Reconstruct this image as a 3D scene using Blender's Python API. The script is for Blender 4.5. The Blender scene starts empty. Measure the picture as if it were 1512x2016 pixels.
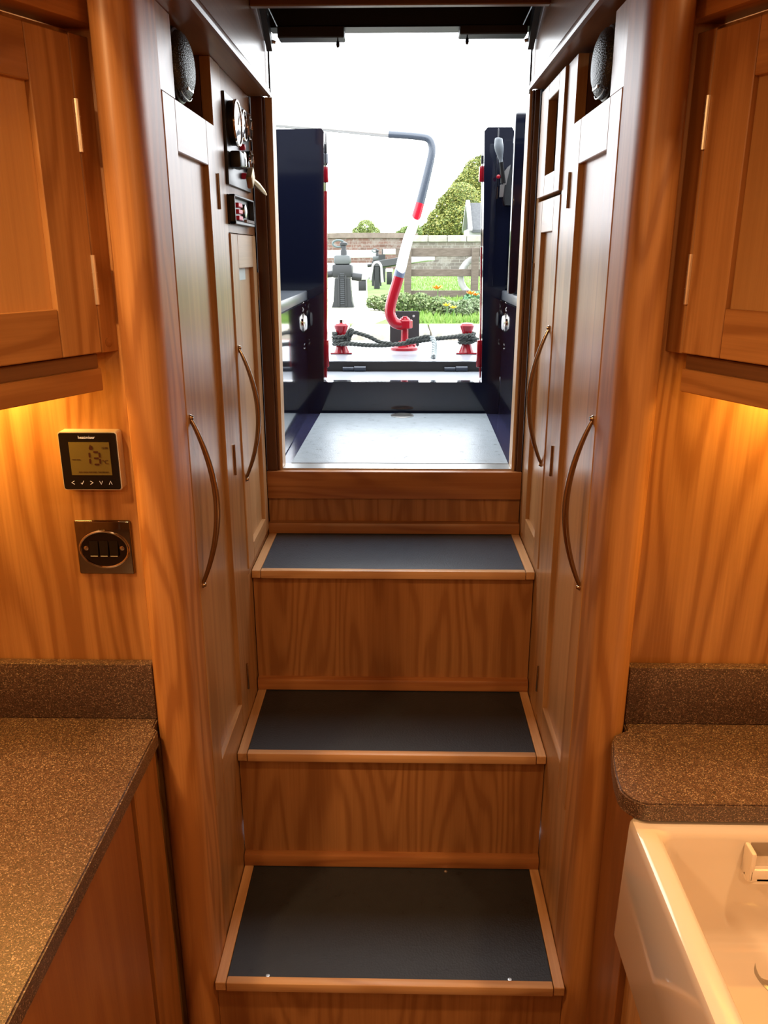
import bpy, bmesh, math, random
from mathutils import Vector, Matrix
random.seed(7)
PI = math.pi
SC = bpy.context.scene
COL = SC.collection

# ------------------------------------------------------------------ camera
cam_d = bpy.data.cameras.new('camera'); cam = bpy.data.objects.new('camera', cam_d); COL.objects.link(cam)
CP, CYAW, CR = math.radians(17.75508685), math.radians(1.17781583), math.radians(-0.08468127)
_f = Vector((-math.sin(CYAW)*math.cos(CP), math.cos(CYAW)*math.cos(CP), -math.sin(CP)))
_r = Vector((math.cos(CYAW), math.sin(CYAW), 0)); _u = _r.cross(_f)
_r2 = _r*math.cos(CR)+_u*math.sin(CR); _u2 = _u*math.cos(CR)-_r*math.sin(CR)
cam.matrix_world = Matrix(((_r2.x,_u2.x,-_f.x,.015),(_r2.y,_u2.y,-_f.y,0),(_r2.z,_u2.z,-_f.z,1.6),(0,0,0,1)))
cam_d.sensor_fit = 'VERTICAL'; cam_d.sensor_height = 36; cam_d.lens = 1587.3719/2016*36
cam_d.clip_start = .02; cam_d.clip_end = 400
SC.camera = cam

# ------------------------------------------------------------------ sky, lights, exposure
W = bpy.data.worlds.new('overcast'); SC.world = W; W.use_nodes = True
bgn = W.node_tree.nodes['Background']; bgn.inputs[0].default_value = (.92,.96,1,1); bgn.inputs[1].default_value = 6.2
SC.view_settings.view_transform = 'Standard'; SC.view_settings.look = 'None'
SC.view_settings.gamma = 1; SC.view_settings.use_curve_mapping = False; SC.view_settings.exposure = 0
def area(name, loc, size, power, col, rot=(0,0,0), shape='DISK', sy=None, spread=PI):
    l = bpy.data.lights.new(name, 'AREA'); l.shape = shape; l.size = size
    if sy: l.size_y = sy
    l.energy = power; l.color = col; l.spread = spread
    o = bpy.data.objects.new(name, l); COL.objects.link(o); o.location = loc; o.rotation_euler = rot; return o
WARM = (1,.59,.26)
DOWN = [(-.62,.62),(.66,.62),(-.55,-.45),(.55,-.45),(0,.1)]
DOWNP = [11.5,9.5,7,7,2]
for (x, y), p in zip(DOWN, DOWNP):
    area('downlight_lamp', (x,y,1.965), .07, p, WARM)
for s in (-1,1):   # strips above the worktops, hidden behind the pelmets
    area('strip_lamp', (s*.68,1.095,1.452), .36, 2.6, (1,.52,.10), (math.radians(10),0,0), 'RECTANGLE', .02)

# ------------------------------------------------------------------ helpers
def mat(name, col=(.5,.5,.5), rough=.5, metal=0, **k):
    m = bpy.data.materials.new(name); m.use_nodes = True
    b = m.node_tree.nodes['Principled BSDF']
    b.inputs['Base Color'].default_value = (*col,1); b.inputs['Roughness'].default_value = rough; b.inputs['Metallic'].default_value = metal
    for kk, v in k.items(): b.inputs[kk].default_value = v
    return m
def nd(m, t, **k):
    n = m.node_tree.nodes.new(t)
    for a, v in k.items(): setattr(n, a, v)
    return n
def lk(m, a, b): m.node_tree.links.new(a, b)
def ramp(m, stops):
    r = nd(m, 'ShaderNodeValToRGB'); e = r.color_ramp.elements
    while len(e) < len(stops): e.new(.5)
    for el, (p, c) in zip(e, stops): el.position = p; el.color = (*c,1)
    return r
def noise(m, vec, scale, detail=3, rough=.5, dist=0):
    n = nd(m, 'ShaderNodeTexNoise'); n.inputs['Scale'].default_value = scale; n.inputs['Detail'].default_value = detail
    n.inputs['Roughness'].default_value = rough; n.inputs['Distortion'].default_value = dist
    if vec is not None: lk(m, vec, n.inputs['Vector'])
    return n
def bump(m, h, strength=.2, dist=.001):
    b = nd(m, 'ShaderNodeBump'); b.inputs['Strength'].default_value = strength; b.inputs['Distance'].default_value = dist
    lk(m, h, b.inputs['Height']); lk(m, b.outputs[0], m.node_tree.nodes['Principled BSDF'].inputs['Normal'])
def oak(name, axis='Z', wide=9, rings=9, light=(.54,.29,.11), dark=(.31,.135,.04), rough=.36, contrast=.55, seed=0, turn=0):
    m = mat(name, light, rough); P = m.node_tree.nodes['Principled BSDF']
    tc = nd(m, 'ShaderNodeTexCoord'); oi = nd(m, 'ShaderNodeObjectInfo')
    rt = nd(m, 'ShaderNodeMapping'); rt.inputs['Rotation'].default_value = (0,0,-turn); lk(m, tc.outputs['Object'], rt.inputs[0])
    mul = nd(m, 'ShaderNodeMath', operation='MULTIPLY'); mul.inputs[1].default_value = 37; lk(m, oi.outputs['Random'], mul.inputs[0])
    add = nd(m, 'ShaderNodeVectorMath', operation='ADD'); lk(m, rt.outputs[0], add.inputs[0]); lk(m, mul.outputs[0], add.inputs[1])
    def mp(across, along):
        n = nd(m, 'ShaderNodeMapping'); s = [across]*3; s['XYZ'.index(axis)] = along
        n.inputs['Scale'].default_value = s; n.inputs['Location'].default_value = (seed,seed*.7,seed*.3)
        lk(m, add.outputs[0], n.inputs['Vector']); return n.outputs[0]
    n1 = noise(m, mp(wide, wide*.13), 1, 2, .4, .2)
    t = nd(m, 'ShaderNodeMath', operation='MULTIPLY'); t.inputs[1].default_value = rings*1.5*6.283; lk(m, n1.outputs[0], t.inputs[0])
    s = nd(m, 'ShaderNodeMath', operation='SINE'); lk(m, t.outputs[0], s.inputs[0])
    n2 = noise(m, mp(260, 5), 1, 3, .6)
    n3 = noise(m, mp(45, 1.3), 1, 3, .6)
    mr = nd(m, 'ShaderNodeMapRange'); mr.inputs[1].default_value = -1; mr.inputs[2].default_value = 1; lk(m, s.outputs[0], mr.inputs[0])
    pw = nd(m, 'ShaderNodeMath', operation='POWER'); pw.inputs[1].default_value = 2.2; lk(m, mr.outputs[0], pw.inputs[0])
    a = nd(m, 'ShaderNodeMath', operation='MULTIPLY'); a.inputs[1].default_value = .55*contrast; lk(m, pw.outputs[0], a.inputs[0])
    b = nd(m, 'ShaderNodeMath', operation='MULTIPLY_ADD'); b.inputs[1].default_value = .45; lk(m, n2.outputs[0], b.inputs[0]); lk(m, a.outputs[0], b.inputs[2])
    c = nd(m, 'ShaderNodeMath', operation='MULTIPLY_ADD'); c.inputs[1].default_value = .65; lk(m, n3.outputs[0], c.inputs[0]); lk(m, b.outputs[0], c.inputs[2])
    r = ramp(m, [(.30, light), (.86, dark)]); lk(m, c.outputs[0], r.inputs[0])
    # board to board tone
    hs = nd(m, 'ShaderNodeHueSaturation'); v = nd(m, 'ShaderNodeMapRange'); v.inputs[3].default_value = .86; v.inputs[4].default_value = 1.08
    lk(m, oi.outputs['Random'], v.inputs[0]); lk(m, v.outputs[0], hs.inputs['Value']); lk(m, r.outputs[0], hs.inputs['Color'])
    lk(m, hs.outputs[0], P.inputs['Base Color'])
    bump(m, n2.outputs[0], .12, .0006)
    return m

class MB:
    """collects shapes in world (or given frame) coordinates; build() links them as one mesh object"""
    def __init__(s): s.bm = bmesh.new(); s.mi = 0
    def _new(s, fs, smooth=False):
        for f in fs: f.material_index = s.mi; f.smooth = smooth
    def obox(s, O, U, V, N, u0, u1, v0, v1, n0, n1, bev=.001, seg=1):
        O, U, V, N = map(Vector, (O,U,V,N))
        vs = [s.bm.verts.new(O+U*u+V*v+N*n) for n in (n0,n1) for v in (v0,v1) for u in (u0,u1)]
        fs = [s.bm.faces.new([vs[i] for i in q]) for q in ((0,1,3,2),(4,6,7,5),(0,4,5,1),(2,3,7,6),(0,2,6,4),(1,5,7,3))]
        bmesh.ops.recalc_face_normals(s.bm, faces=fs)
        s._new(fs)
        if bev:
            es = list({e for f in fs for e in f.edges})
            r = bmesh.ops.bevel(s.bm, geom=es, offset=bev, segments=seg, affect='EDGES', profile=.5)
            for f in r['faces']: f.material_index = s.mi; f.smooth = seg > 1
        return s
    def box(s, x0, x1, y0, y1, z0, z1, bev=.001, seg=1):
        x0,x1 = sorted((x0,x1)); y0,y1 = sorted((y0,y1)); z0,z1 = sorted((z0,z1))
        return s.obox((0,0,0),(1,0,0),(0,1,0),(0,0,1), x0,x1,y0,y1,z0,z1, bev, seg)
    def prism(s, pts, z0, z1, axis='Z', smooth=False, O=None, U=None, V=None, N=None, cap=True):
        """extrude 2-D outline pts; axis Z: (x,y); Y: (x,z); X: (y,z)"""
        if O is None:
            O = Vector((0,0,0))
            U,V,N = {'Z':((1,0,0),(0,1,0),(0,0,1)),'Y':((1,0,0),(0,0,1),(0,1,0)),'X':((0,1,0),(0,0,1),(1,0,0))}[axis]
        O,U,V,N = map(Vector,(O,U,V,N))
        a = [s.bm.verts.new(O+U*p[0]+V*p[1]+N*z0) for p in pts]; b = [s.bm.verts.new(O+U*p[0]+V*p[1]+N*z1) for p in pts]
        n = len(pts); side = [s.bm.faces.new((a[i],a[(i+1)%n],b[(i+1)%n],b[i])) for i in range(n)]
        fs = side[:]
        if cap: fs += [s.bm.faces.new(a[::-1]), s.bm.faces.new(b)]
        bmesh.ops.recalc_face_normals(s.bm, faces=fs); s._new(fs)
        for f in side: f.smooth = smooth
        return s
    def tube(s, path, r, n=12, closed=False, cap=True, squash=None):
        P = [Vector(p) for p in path]; m = len(P)
        rs = r if isinstance(r,(list,tuple)) else [r]*m
        rings = []; up = None
        for i in range(m):
            t = (P[(i+1)%m]-P[i-1]) if closed else (P[min(i+1,m-1)]-P[max(i-1,0)])
            t.normalize()
            if up is None: up = Vector((0,0,1)) if abs(t.z) < .9 else Vector((0,1,0))
            a = t.cross(up); a.normalize(); b = a.cross(t); b.normalize(); up = b
            rings.append([s.bm.verts.new(P[i]+(a*math.cos(2*PI*k/n)+b*math.sin(2*PI*k/n)*(squash or 1))*rs[i]) for k in range(n)])
        fs = []
        for i in range(m if closed else m-1):
            A, B = rings[i], rings[(i+1)%m]
            for k in range(n): fs.append(s.bm.faces.new((A[k],A[(k+1)%n],B[(k+1)%n],B[k])))
        s._new(fs, True)
        if cap and not closed:
            c = [s.bm.faces.new(rings[0][::-1]), s.bm.faces.new(rings[-1])]; s._new(c); fs += c
        bmesh.ops.recalc_face_normals(s.bm, faces=fs)
        return s
    def lathe(s, O, A, prof, n=24, sx=1, sy=1, ref=None):
        """prof: (radius, height along A)"""
        O, A = Vector(O), Vector(A).normalized()
        U = Vector(ref) if ref else (Vector((1,0,0)) if abs(A.x) < .9 else Vector((0,1,0)))
        U = (U-A*U.dot(A)).normalized(); V = A.cross(U)
        rings = [[s.bm.verts.new(O+A*h+(U*math.cos(2*PI*k/n)*sx+V*math.sin(2*PI*k/n)*sy)*max(r,1e-5)) for k in range(n)] for r,h in prof]
        fs = []
        for a,b in zip(rings, rings[1:]):
            for k in range(n): fs.append(s.bm.faces.new((a[k],a[(k+1)%n],b[(k+1)%n],b[k])))
        fs += [s.bm.faces.new(rings[0][::-1]), s.bm.faces.new(rings[-1])]
        s._new(fs, True); bmesh.ops.recalc_face_normals(s.bm, faces=fs)
        return s
    def quad(s, a, b, c, d):
        f = s.bm.faces.new([s.bm.verts.new(Vector(p)) for p in (a,b,c,d)]); s._new([f]); return s
    def build(s, name, mats, parent=None, label=None, auto=True, world=True):
        me = bpy.data.meshes.new(name)
        if not isinstance(mats,(list,tuple)): mats = [mats]
        for m in mats: me.materials.append(m)
        o = bpy.data.objects.new(name, me); COL.objects.link(o)
        if auto:
            vs = [v.co for v in s.bm.verts]
            lo = Vector([min(v[i] for v in vs) for i in range(3)]); hi = Vector([max(v[i] for v in vs) for i in range(3)])
            c = Vector(((lo.x+hi.x)/2,(lo.y+hi.y)/2,lo.z))
            for v in s.bm.verts: v.co -= c
        else: c = Vector((0,0,0))
        s.bm.to_mesh(me); s.bm.free()
        if parent is not None:
            o.parent = parent
            if world: o.location = c - wloc(parent)
            else: o.location = c
        else: o.location = c
        if label: o['label'] = label
        try:
            me.set_sharp_from_angle(angle=math.radians(35))
        except Exception: pass
        return o
def wloc(o):
    v = Vector(o.location)
    while o.parent: o = o.parent; v += Vector(o.location)
    return v
def thing(name, label, cat, loc=(0,0,0), group=None, kind=None, rz=0):
    o = bpy.data.objects.new(name, None); COL.objects.link(o); o.location = loc; o.rotation_euler = (0,0,rz)
    o.empty_display_size = .05
    return tag(o, label, cat, group, kind)
def tag(o, label=None, cat=None, group=None, kind=None):
    if label: o['label'] = label
    if cat: o['category'] = cat
    if group: o['group'] = group
    if kind: o['kind'] = kind
    return o
def textmesh(body, size, mtl, name, parent, O, U, V, align='CENTER', ext=.0002, sx=1, world=True):
    c = bpy.data.curves.new('t','FONT'); c.body = body; c.size = size; c.align_x = align; c.align_y = 'CENTER'; c.extrude = ext; c.resolution_u = 3
    t = bpy.data.objects.new('t', c); COL.objects.link(t); bpy.context.view_layer.update()
    me = bpy.data.meshes.new_from_object(t); bpy.data.objects.remove(t)
    U, V = Vector(U), Vector(V); N = U.cross(V)
    O = Vector(O) - (wloc(parent) if world else Vector((0,0,0)))
    for v in me.vertices: v.co = U*v.co.x*sx+V*v.co.y+N*v.co.z
    me.materials.clear(); me.materials.append(mtl); me.name = name
    o = bpy.data.objects.new(name, me); COL.objects.link(o); o.parent = parent; o.location = O
    return o
def arc(cx, cy, r, a0, a1, n=8):
    return [(cx+r*math.cos(math.radians(a0+(a1-a0)*i/n)), cy+r*math.sin(math.radians(a0+(a1-a0)*i/n))) for i in range(n+1)]
def rrect(x0, x1, y0, y1, r, n=5):
    return arc(x1-r,y1-r,r,0,90,n)+arc(x0+r,y1-r,r,90,180,n)+arc(x0+r,y0+r,r,180,270,n)+arc(x1-r,y0+r,r,270,360,n)
def smooth_path(pts, n=8):
    P = [Vector(p) for p in pts]; out = []
    for i in range(len(P)-1):
        a, b, c, d = P[max(i-1,0)], P[i], P[i+1], P[min(i+2,len(P)-1)]
        for k in range(n):
            t = k/n; out.append(.5*((2*b)+(c-a)*t+(2*a-5*b+4*c-d)*t*t+(3*b-a-3*c+d)*t**3))
    out.append(P[-1]); return out

# ------------------------------------------------------------------ materials
OZ = oak('oak_upright'); OX = oak('oak_crosswise','X'); OY = oak('oak_lengthwise','Y')
OPAN = oak('oak_veneer','Z',4.6,15,(.60,.31,.105),(.34,.145,.04),.38,.58,3)
ODOOR = oak('oak_door_panel','Z',7,4,(.52,.30,.13),(.35,.18,.07),.31,.45,5)
ODZ = oak('oak_door_upright','Z',8,6,(.50,.28,.12),(.32,.16,.06),.30,.6,8)
ODY = oak('oak_door_rail','Y',8,6,(.50,.28,.12),(.32,.16,.06),.30,.6,9)
ORIS = oak('oak_riser','Z',6,12,(.44,.21,.075),(.27,.11,.034),.42,.6,12)
OUP = oak('oak_cabinet_upright','Z',9,7,(.60,.31,.11),(.36,.155,.045),.36,.6,15)
OUX = oak('oak_cabinet_rail','X',12,8,(.56,.28,.095),(.34,.14,.04),.36,.7,17)
OUPAN = oak('oak_cabinet_panel','Z',6,3,(.66,.36,.13),(.48,.24,.08),.36,.4,19)
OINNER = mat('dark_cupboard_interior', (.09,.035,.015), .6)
OMAH = oak('dark_varnished_post','Z',8,5,(.13,.05,.022),(.07,.025,.01),.3,.5,21)
BRONZE = mat('antique_nickel', (.36,.27,.20), .2, 1)
CHROME = mat('chrome', (.55,.50,.45), .07, 1)
STEEL = mat('brushed_steel', (.6,.6,.58), .3, 1)
BRASS = mat('brass', (.42,.28,.12), .35, 1)
HINGE = mat('polished_nickel_hinge', (.85,.76,.62), .28, .8)
BLACKP = mat('black_plastic', (.012,.012,.013), .35)
BLACKG = mat('black_gloss', (.006,.006,.008), .08)
WHITEP = mat('white_plastic', (.75,.72,.66), .35)
PINK = mat('pink_red_plastic', (.75,.03,.10), .4)
NAVY = mat('navy_gloss_paint', (.0045,.0055,.014), .09, **{'Coat Weight': .6, 'Coat Roughness': .04})
BLACKPAINT = mat('black_paint', (.018,.018,.018), .4)
RED = mat('red_gloss_paint', (.30,.007,.016), .15)
WHITEPAINT = mat('white_paint', (.40,.40,.39), .4)
GREYDECK = mat('grey_deck_paint', (.26,.28,.31), .3)
SINKM = mat('white_glazed_ceramic', (.72,.63,.55), .10, **{'Coat Weight': .5})
def speckle():
    m = mat('brown_speckled_stone', rough=.34); P = m.node_tree.nodes['Principled BSDF']; tc = nd(m,'ShaderNodeTexCoord')
    v = nd(m,'ShaderNodeTexVoronoi'); v.inputs['Scale'].default_value = 800; lk(m, tc.outputs['Object'], v.inputs['Vector'])
    r = ramp(m, [(0,(.030,.020,.015)),(.42,(.087,.049,.034)),(.86,(.145,.081,.055)),(.96,(.36,.26,.18))])
    sp = nd(m,'ShaderNodeSeparateColor'); lk(m, v.outputs['Color'], sp.inputs[0]); lk(m, sp.outputs[0], r.inputs[0])
    n = noise(m, tc.outputs['Object'], 900, 2); mx = nd(m,'ShaderNodeMix', data_type='RGBA', blend_type='OVERLAY'); mx.inputs[0].default_value = .5
    lk(m, r.outputs[0], mx.inputs[6]); lk(m, n.outputs[0], mx.inputs[7]); lk(m, mx.outputs[2], P.inputs['Base Color'])
    bump(m, sp.outputs[1], .15, .0004)
    return m
STONE = speckle()
def rubber(name, c, rough=.42, specks=True):
    m = mat(name, c, rough); P = m.node_tree.nodes['Principled BSDF']; tc = nd(m,'ShaderNodeTexCoord')
    v = nd(m,'ShaderNodeTexVoronoi'); v.inputs['Scale'].default_value = 260; lk(m, tc.outputs['Object'], v.inputs['Vector'])
    bump(m, v.outputs['Distance'], .35, .0008)
    n = noise(m, tc.outputs['Object'], 45, 4, .7)
    r = ramp(m, [(.30,tuple(x*.35 for x in c)),(.37,c),(.8,tuple(x*1.25 for x in c))]); lk(m, n.outputs[0], r.inputs[0]); lk(m, r.outputs[0], P.inputs['Base Color'])
    return m
MAT1 = rubber('sky_sheen_rubber_mat', (.040,.055,.072), .36); MAT2 = rubber('rubber_mat', (.016,.018,.021), .5)  # top tread: sky reflection put into a bluer, paler mat colour
MATD = rubber('deck_rubber_mat', (.29,.33,.36), .32)

# ------------------------------------------------------------------ room shell
XO = .95
def struct(name, mb, m, label=None):
    o = mb.build(name, m); o['kind'] = 'structure'
    if label: o['label'] = label
    return o
struct('floor', MB().box(-XO,XO,-2,1.95,-.04,0), oak('oak_floor','Y',8,6,(.3,.14,.05),(.17,.07,.02)))
struct('ceiling', MB().box(-XO,XO,-2,1.15,1.98,2.02), mat('cream_ceiling_board', (.62,.55,.44), .5))
struct('wall_left', MB().box(-XO-.04,-XO,-2,1.95,0,2.0), OPAN)
struct('wall_right', MB().box(XO,XO+.04,-2,1.95,0,2.0), OPAN)
struct('wall_back', MB().box(-XO,XO,-2.04,-2,0,2.0), OPAN)
for s in (-1,1):
    struct('wall_aft_'+('left' if s < 0 else 'right'), MB().box(s*.374,s*XO,1.15,1.17,0,1.98,0), OPAN,
           'warm oak veneered bulkhead panel '+('carrying the thermostat' if s < 0 else 'above the upstand by the sink'))
    pts = [(.3745,1.175),(.3745,1.15),(.373,1.128),(.366,1.112),(.355,1.104),(.343,1.102),(.331,1.106),(.321,1.117),(.3155,1.133),(.315,1.15),(.315,1.2215),(.335,1.2215),(.335,1.175)]
    struct('trim_'+('1' if s < 0 else '2'), MB().prism([(s*x,y) for x,y in pts], 0, 1.98, smooth=True), oak('oak_post_%d'%(s+2),'Z',9,7,(.54,.26,.085),(.31,.125,.036),.42,.7,25+s),
           'rounded full-height oak corner post '+('left' if s < 0 else 'right')+' of the steps')
struct('ceiling_hatchway', MB().box(-.32,.32,1.15,1.96,2.14,2.16), oak('oak_hatch_ceiling','Y',8,6,(.16,.07,.03),(.08,.03,.012)))
struct('wall_above_aisle', MB().box(-.40,.40,1.15,1.17,1.98,2.16), OX)

# hatchway side linings with moulding
for s in (-1,1):
    L = 'left' if s < 0 else 'right'
    fxx = .277 if s < 0 else .297; fz = 1.93 if s < 0 else 1.941
    mb = MB().box(s*fxx,s*.314,1.172,1.955,fz,2.139)
    mb.box(s*(fxx-.0005),s*.40,1.2225,1.93,fz-.005,fz+.0005,.0005)
    o = struct('trim_%d'%(3 if s < 0 else 4), mb, oak('oak_lining_%s'%L,'Y',7,4,(.36,.18,.085),(.22,.10,.045),.30,.4,31+s), 'varnished hatchway side lining on the '+L)
    mb = MB()
    mb.prism([(s*(fxx-a_),fz+b_) for a_,b_ in ((0,-.005),(.007,-.004),(.008,.002),(.005,.006),(.005,.011),(.003,.015),(0,.017))], 1.172, 1.945, 'Y')
    mb.build('moulding', oak('oak_moulding','Y',12,4,(.34,.19,.10),(.2,.1,.05)), o)

# ------------------------------------------------------------------ steps
F = {1:(1.661,.929),2:(1.409,.629),3:(1.118,.348)}     # front y, top z
BK = {1:1.911,2:1.661,3:1.409}
st = thing('cabin_steps','oak boxed-in cabin steps with dark rubber treads climbing to the stern doorway','stairs',(0,1.118,0))
for k in (3,2,1):
    y0, z = F[k]; yb = BK[k]
    e = bpy.data.objects.new('step', None); COL.objects.link(e); e.parent = st; e.location = Vector((0,y0,z-.02))-wloc(st)
    MB().box(-.294,.294,y0,y0+.0165,z-.018,z+.001,.002,2).build('nosing', oak('oak_nosing_%d'%k,'X',10,5,(.70,.43,.22),(.50,.27,.12),.4,.5,40+k), e)
    for s in (-1,1):
        MB().box(s*.2955,s*.3145,y0+.002,yb+.012,z-.018,z,.001).build('side_strip', oak('oak_strip_%d'%(k*3+s),'Y',10,5,(.66,.39,.19),(.46,.24,.10),.4,.5,50+k), e)
    MB().box(-.2945,.2945,y0+.017,yb+.012,z-.018,z-.001,.0005).build('tread_mat', MAT1 if k == 1 else MAT2, e)
    if k == 3:
        for x,y in ((-.2215,1.1375),(.2182,1.1375),(.1161,1.404)):
            MB().lathe((x,y,z-.0012),(0,0,1),[(.0035,0),(.0035,.0008),(.0016,.0009),(.0012,.0004)],14).build('screw', STEEL, e)
    # riser under this nosing
    zl = {1:.629,2:.348,3:.0}[k]
    r = MB().box(-.3145,.3145,y0+.018,y0+.030,zl,z-.0185,0).build('riser', ORIS, st)
    if k < 3:
        MB().prism([(y0+.018,zl+.001),(y0+.003,zl+.001),(y0+.002,zl+.020),(y0+.005,zl+.026),(y0+.012,zl+.029),(y0+.018,zl+.029)], -.314,.314,'X').build('riser_trim', oak('oak_riser_trim_%d'%k,'X',10,5,(.44,.19,.06),(.28,.10,.03),.36,.5,60+k), r)
# doorway above the top step
dr = thing('stern_doorway','oak door surround with raised sill board at the top of the steps','door frame',(0,1.93,.929))
MB().box(-.3145,.3145,1.935,1.95,.929,1.03,0).build('kick_panel', ORIS, dr)
MB().prism([(1.935,.930),(1.913,.930),(1.912,.948),(1.916,.956),(1.935,.957)],-.314,.314,'X').build('riser_trim', oak('oak_riser_trim_top','X',10,5,(.44,.19,.06),(.28,.10,.03),.36,.5,66), dr)
MB().box(-.3145,.3145,1.922,1.96,1.018,1.088,.002,2).build('sill_board', oak('oak_sill','X',10,6,(.46,.20,.065),(.30,.11,.035),.34,.6,67), dr)
for s in (-1,1):
    mb = MB(); zz = 1.925 if s < 0 else 1.936; a_,b_,c_,d_ = (.2885,.283,.277,.268) if s < 0 else (.302,.2975,.291,.2925)
    mb.box(s*a_,s*.3145,1.930,1.990,1.088,zz,.0015); mb.box(s*b_,s*a_,1.936,1.990,1.088,zz,.001); mb.mi = 1
    mb.prism([(s*b_,1.088),(s*c_,1.088),(s*d_,zz),(s*b_,zz)],1.942,1.992,'Y')
    mb.build('door_post', [OMAH, oak('pale_oak_reveal_%d'%(s+2),'Z',9,4,(.66,.44,.24),(.52,.32,.16),.4,.4,70)], dr)
MB().box(-.2765,.2905,1.943,1.992,1.088,1.0915,.0005).build('threshold_strip', STEEL, dr)

# ------------------------------------------------------------------ corridor joinery
BOW = {}
def bow_handle(parent, s, y, z0, z1, xf, depth, r=.0052):
    """flattened arched bar handle from z0 to z1, standing depth off the face at xf"""
    n = 28; pts = []; rr = []
    for i in range(n+1):
        t = i/n; z = z0+(z1-z0)*t; d = depth*math.sin(PI*t)**.85
        pts.append((xf-s*(d-.001), y+.004*math.sin(PI*t)*0, z)); rr.append(r*(.62+.38*math.sin(PI*t)))
    mb = MB(); mb.tube(pts, rr, 14)
    for z in (z0,z1): mb.lathe((xf,y,z),(-s,0,0),[(.0052,0),(.0052,.0015),(.004,.003),(.003,.006)],14)
    return mb.build('handle', BRONZE, parent)
def shaker(parent, s, y0, y1, z0, z1, ya, yb, za, zb, xf=.315, name='door', label=None, panel=True, th=.018, mz=None, my=None, mp=None):
    """framed door lying in the plane x = s*xf, opening (ya..yb, za..zb)"""
    mb = MB(); X0, X1 = s*xf, s*(xf+th)
    mb.box(X0,X1,y0,ya,z0,z1,.0012); mb.box(X0,X1,yb,y1,z0,z1,.0012); mb.mi = 1
    mb.box(X0,X1,ya+.0004,yb-.0004,zb,z1,.0012); mb.box(X0,X1,ya+.0004,yb-.0004,z0,za,.0012)
    d = mb.build(name, [mz or ODZ, my or ODY], parent, label)
    if panel: MB().box(s*(xf+.009),s*(xf+.014),ya-.002,yb+.002,za-.002,zb+.002,0).build('door_panel', mp or ODOOR, d)
    return d
def butt_hinge(parent, s, y, z0, z1, xf=.315):
    MB().tube([(s*(xf-.0015),y,z0),(s*(xf-.0015),y,z1)], .0026, 10).build('hinge', BRONZE, parent)

for s in (-1,1):
    L = 'left' if s < 0 else 'right'
    lab = ('tall narrow oak cupboard left of the steps with arched bar handle' if s < 0 else 'tall narrow oak cupboard right of the steps with arched bar handle')
    t = thing('tall_cupboard', lab, 'cupboard', (s*.40,1.385,0), 'tall cupboards flanking the steps')
    mb = MB()
    mb.box(s*.316,s*.334,1.2215,1.5475,.0,.643,.0005)                       # lower side
    mb.box(s*.316,s*.334,1.119,1.2215,.0,.02,.0005)
    mb.box(s*.315,s*.334,1.5475,1.627,.0,1.9245,.0012)                       # stile
    mb.box(s*.316,s*.334,1.2215,1.300,1.816,1.9245,.0005)                    # above door, near
    mb.build('face_frame', ODZ, t)
    mb = MB()
    mb.box(s*.336,s*.342,1.2215,1.5475,.62,1.82,0)
    # speaker niche
    mb.box(s*.385,s*.392,1.295,1.5475,1.812,1.9245,0); mb.box(s*.3345,s*.385,1.293,1.299,1.816,1.9245,0)
    mb.box(s*.3345,s*.385,1.5475,1.553,1.816,1.9245,0); mb.box(s*.3345,s*.385,1.30,1.5475,1.8095,1.8155,0)
    mb.build('interior', OINNER, t)
    d = shaker(t, s, 1.2235, 1.5455, .646, 1.815, 1.287, 1.483, .700, 1.744, .314)
    bow_handle(d, s, 1.24, 1.0735, 1.3565, s*.314, .034)
    for z0,z1 in ((1.677,1.737),(1.181,1.243),(.700,.760)): butt_hinge(d, s, 1.5465, z0, z1, .314)
    # speaker
    SY = 1.362
    sp = thing('cabin_speaker', 'black oval cabin speaker with mesh grille in the niche over the %s tall cupboard door'%L, 'speaker', (s*.33,1.372,1.816), 'oval speakers')
    C0 = (s*.3845,1.362,1.8705); A = (-s,0,0); rf = (0,1,0)
    MB().lathe(C0, A, [(.040,0),(.049,.02),(.0525,.04),(.0535,.054),(.051,.062),(.048,.064)], 36, 1.1, 1.0, rf).build('housing', BLACKP, sp)
    gm = mat('speaker_mesh_%s'%L, (.05,.052,.055), .38, .6); tc = nd(gm,'ShaderNodeTexCoord'); v = nd(gm,'ShaderNodeTexVoronoi'); v.inputs['Scale'].default_value = 420
    lk(gm, tc.outputs['Object'], v.inputs['Vector']); bump(gm, v.outputs['Distance'], .8, .001)
    g = MB().lathe((s*.3205,1.362,1.8705), A, [(.048,0),(.047,.005),(.042,.010),(.032,.0145),(.018,.017),(0,.018)], 36, 1.1, 1.0, rf).build('grille', gm, sp)
    mb = MB(); mb.tube([(s*(.3165-.004*math.sin(a)),1.362+.040*math.cos(a),1.844-.020*math.sin(a)) for a in [i*PI/10 for i in range(11)]][2:9], .0011, 8)
    mb.obox((s*.3075,1.362,1.841),(0,1,0),(0,0,1),(-s,0,0),-.016,.016,-.005,.004,-.003,.0012,.0005)
    mb.build('badge', STEEL, sp)

for s in (-1,1):  # boards added to stop daylight leaking through gaps beside the steps
    struct('trim_%d'%(6 if s < 0 else 7), MB().box(s*.3515 if s > 0 else -.3435,s*.3565 if s > 0 else -.3485,1.553,1.928,0,1.9245,0), OINNER)
    struct('trim_%d'%(8 if s < 0 else 9), MB().box(s*.3165,s*.334,1.6275,1.96,0,.9295,0), ODZ)
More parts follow.
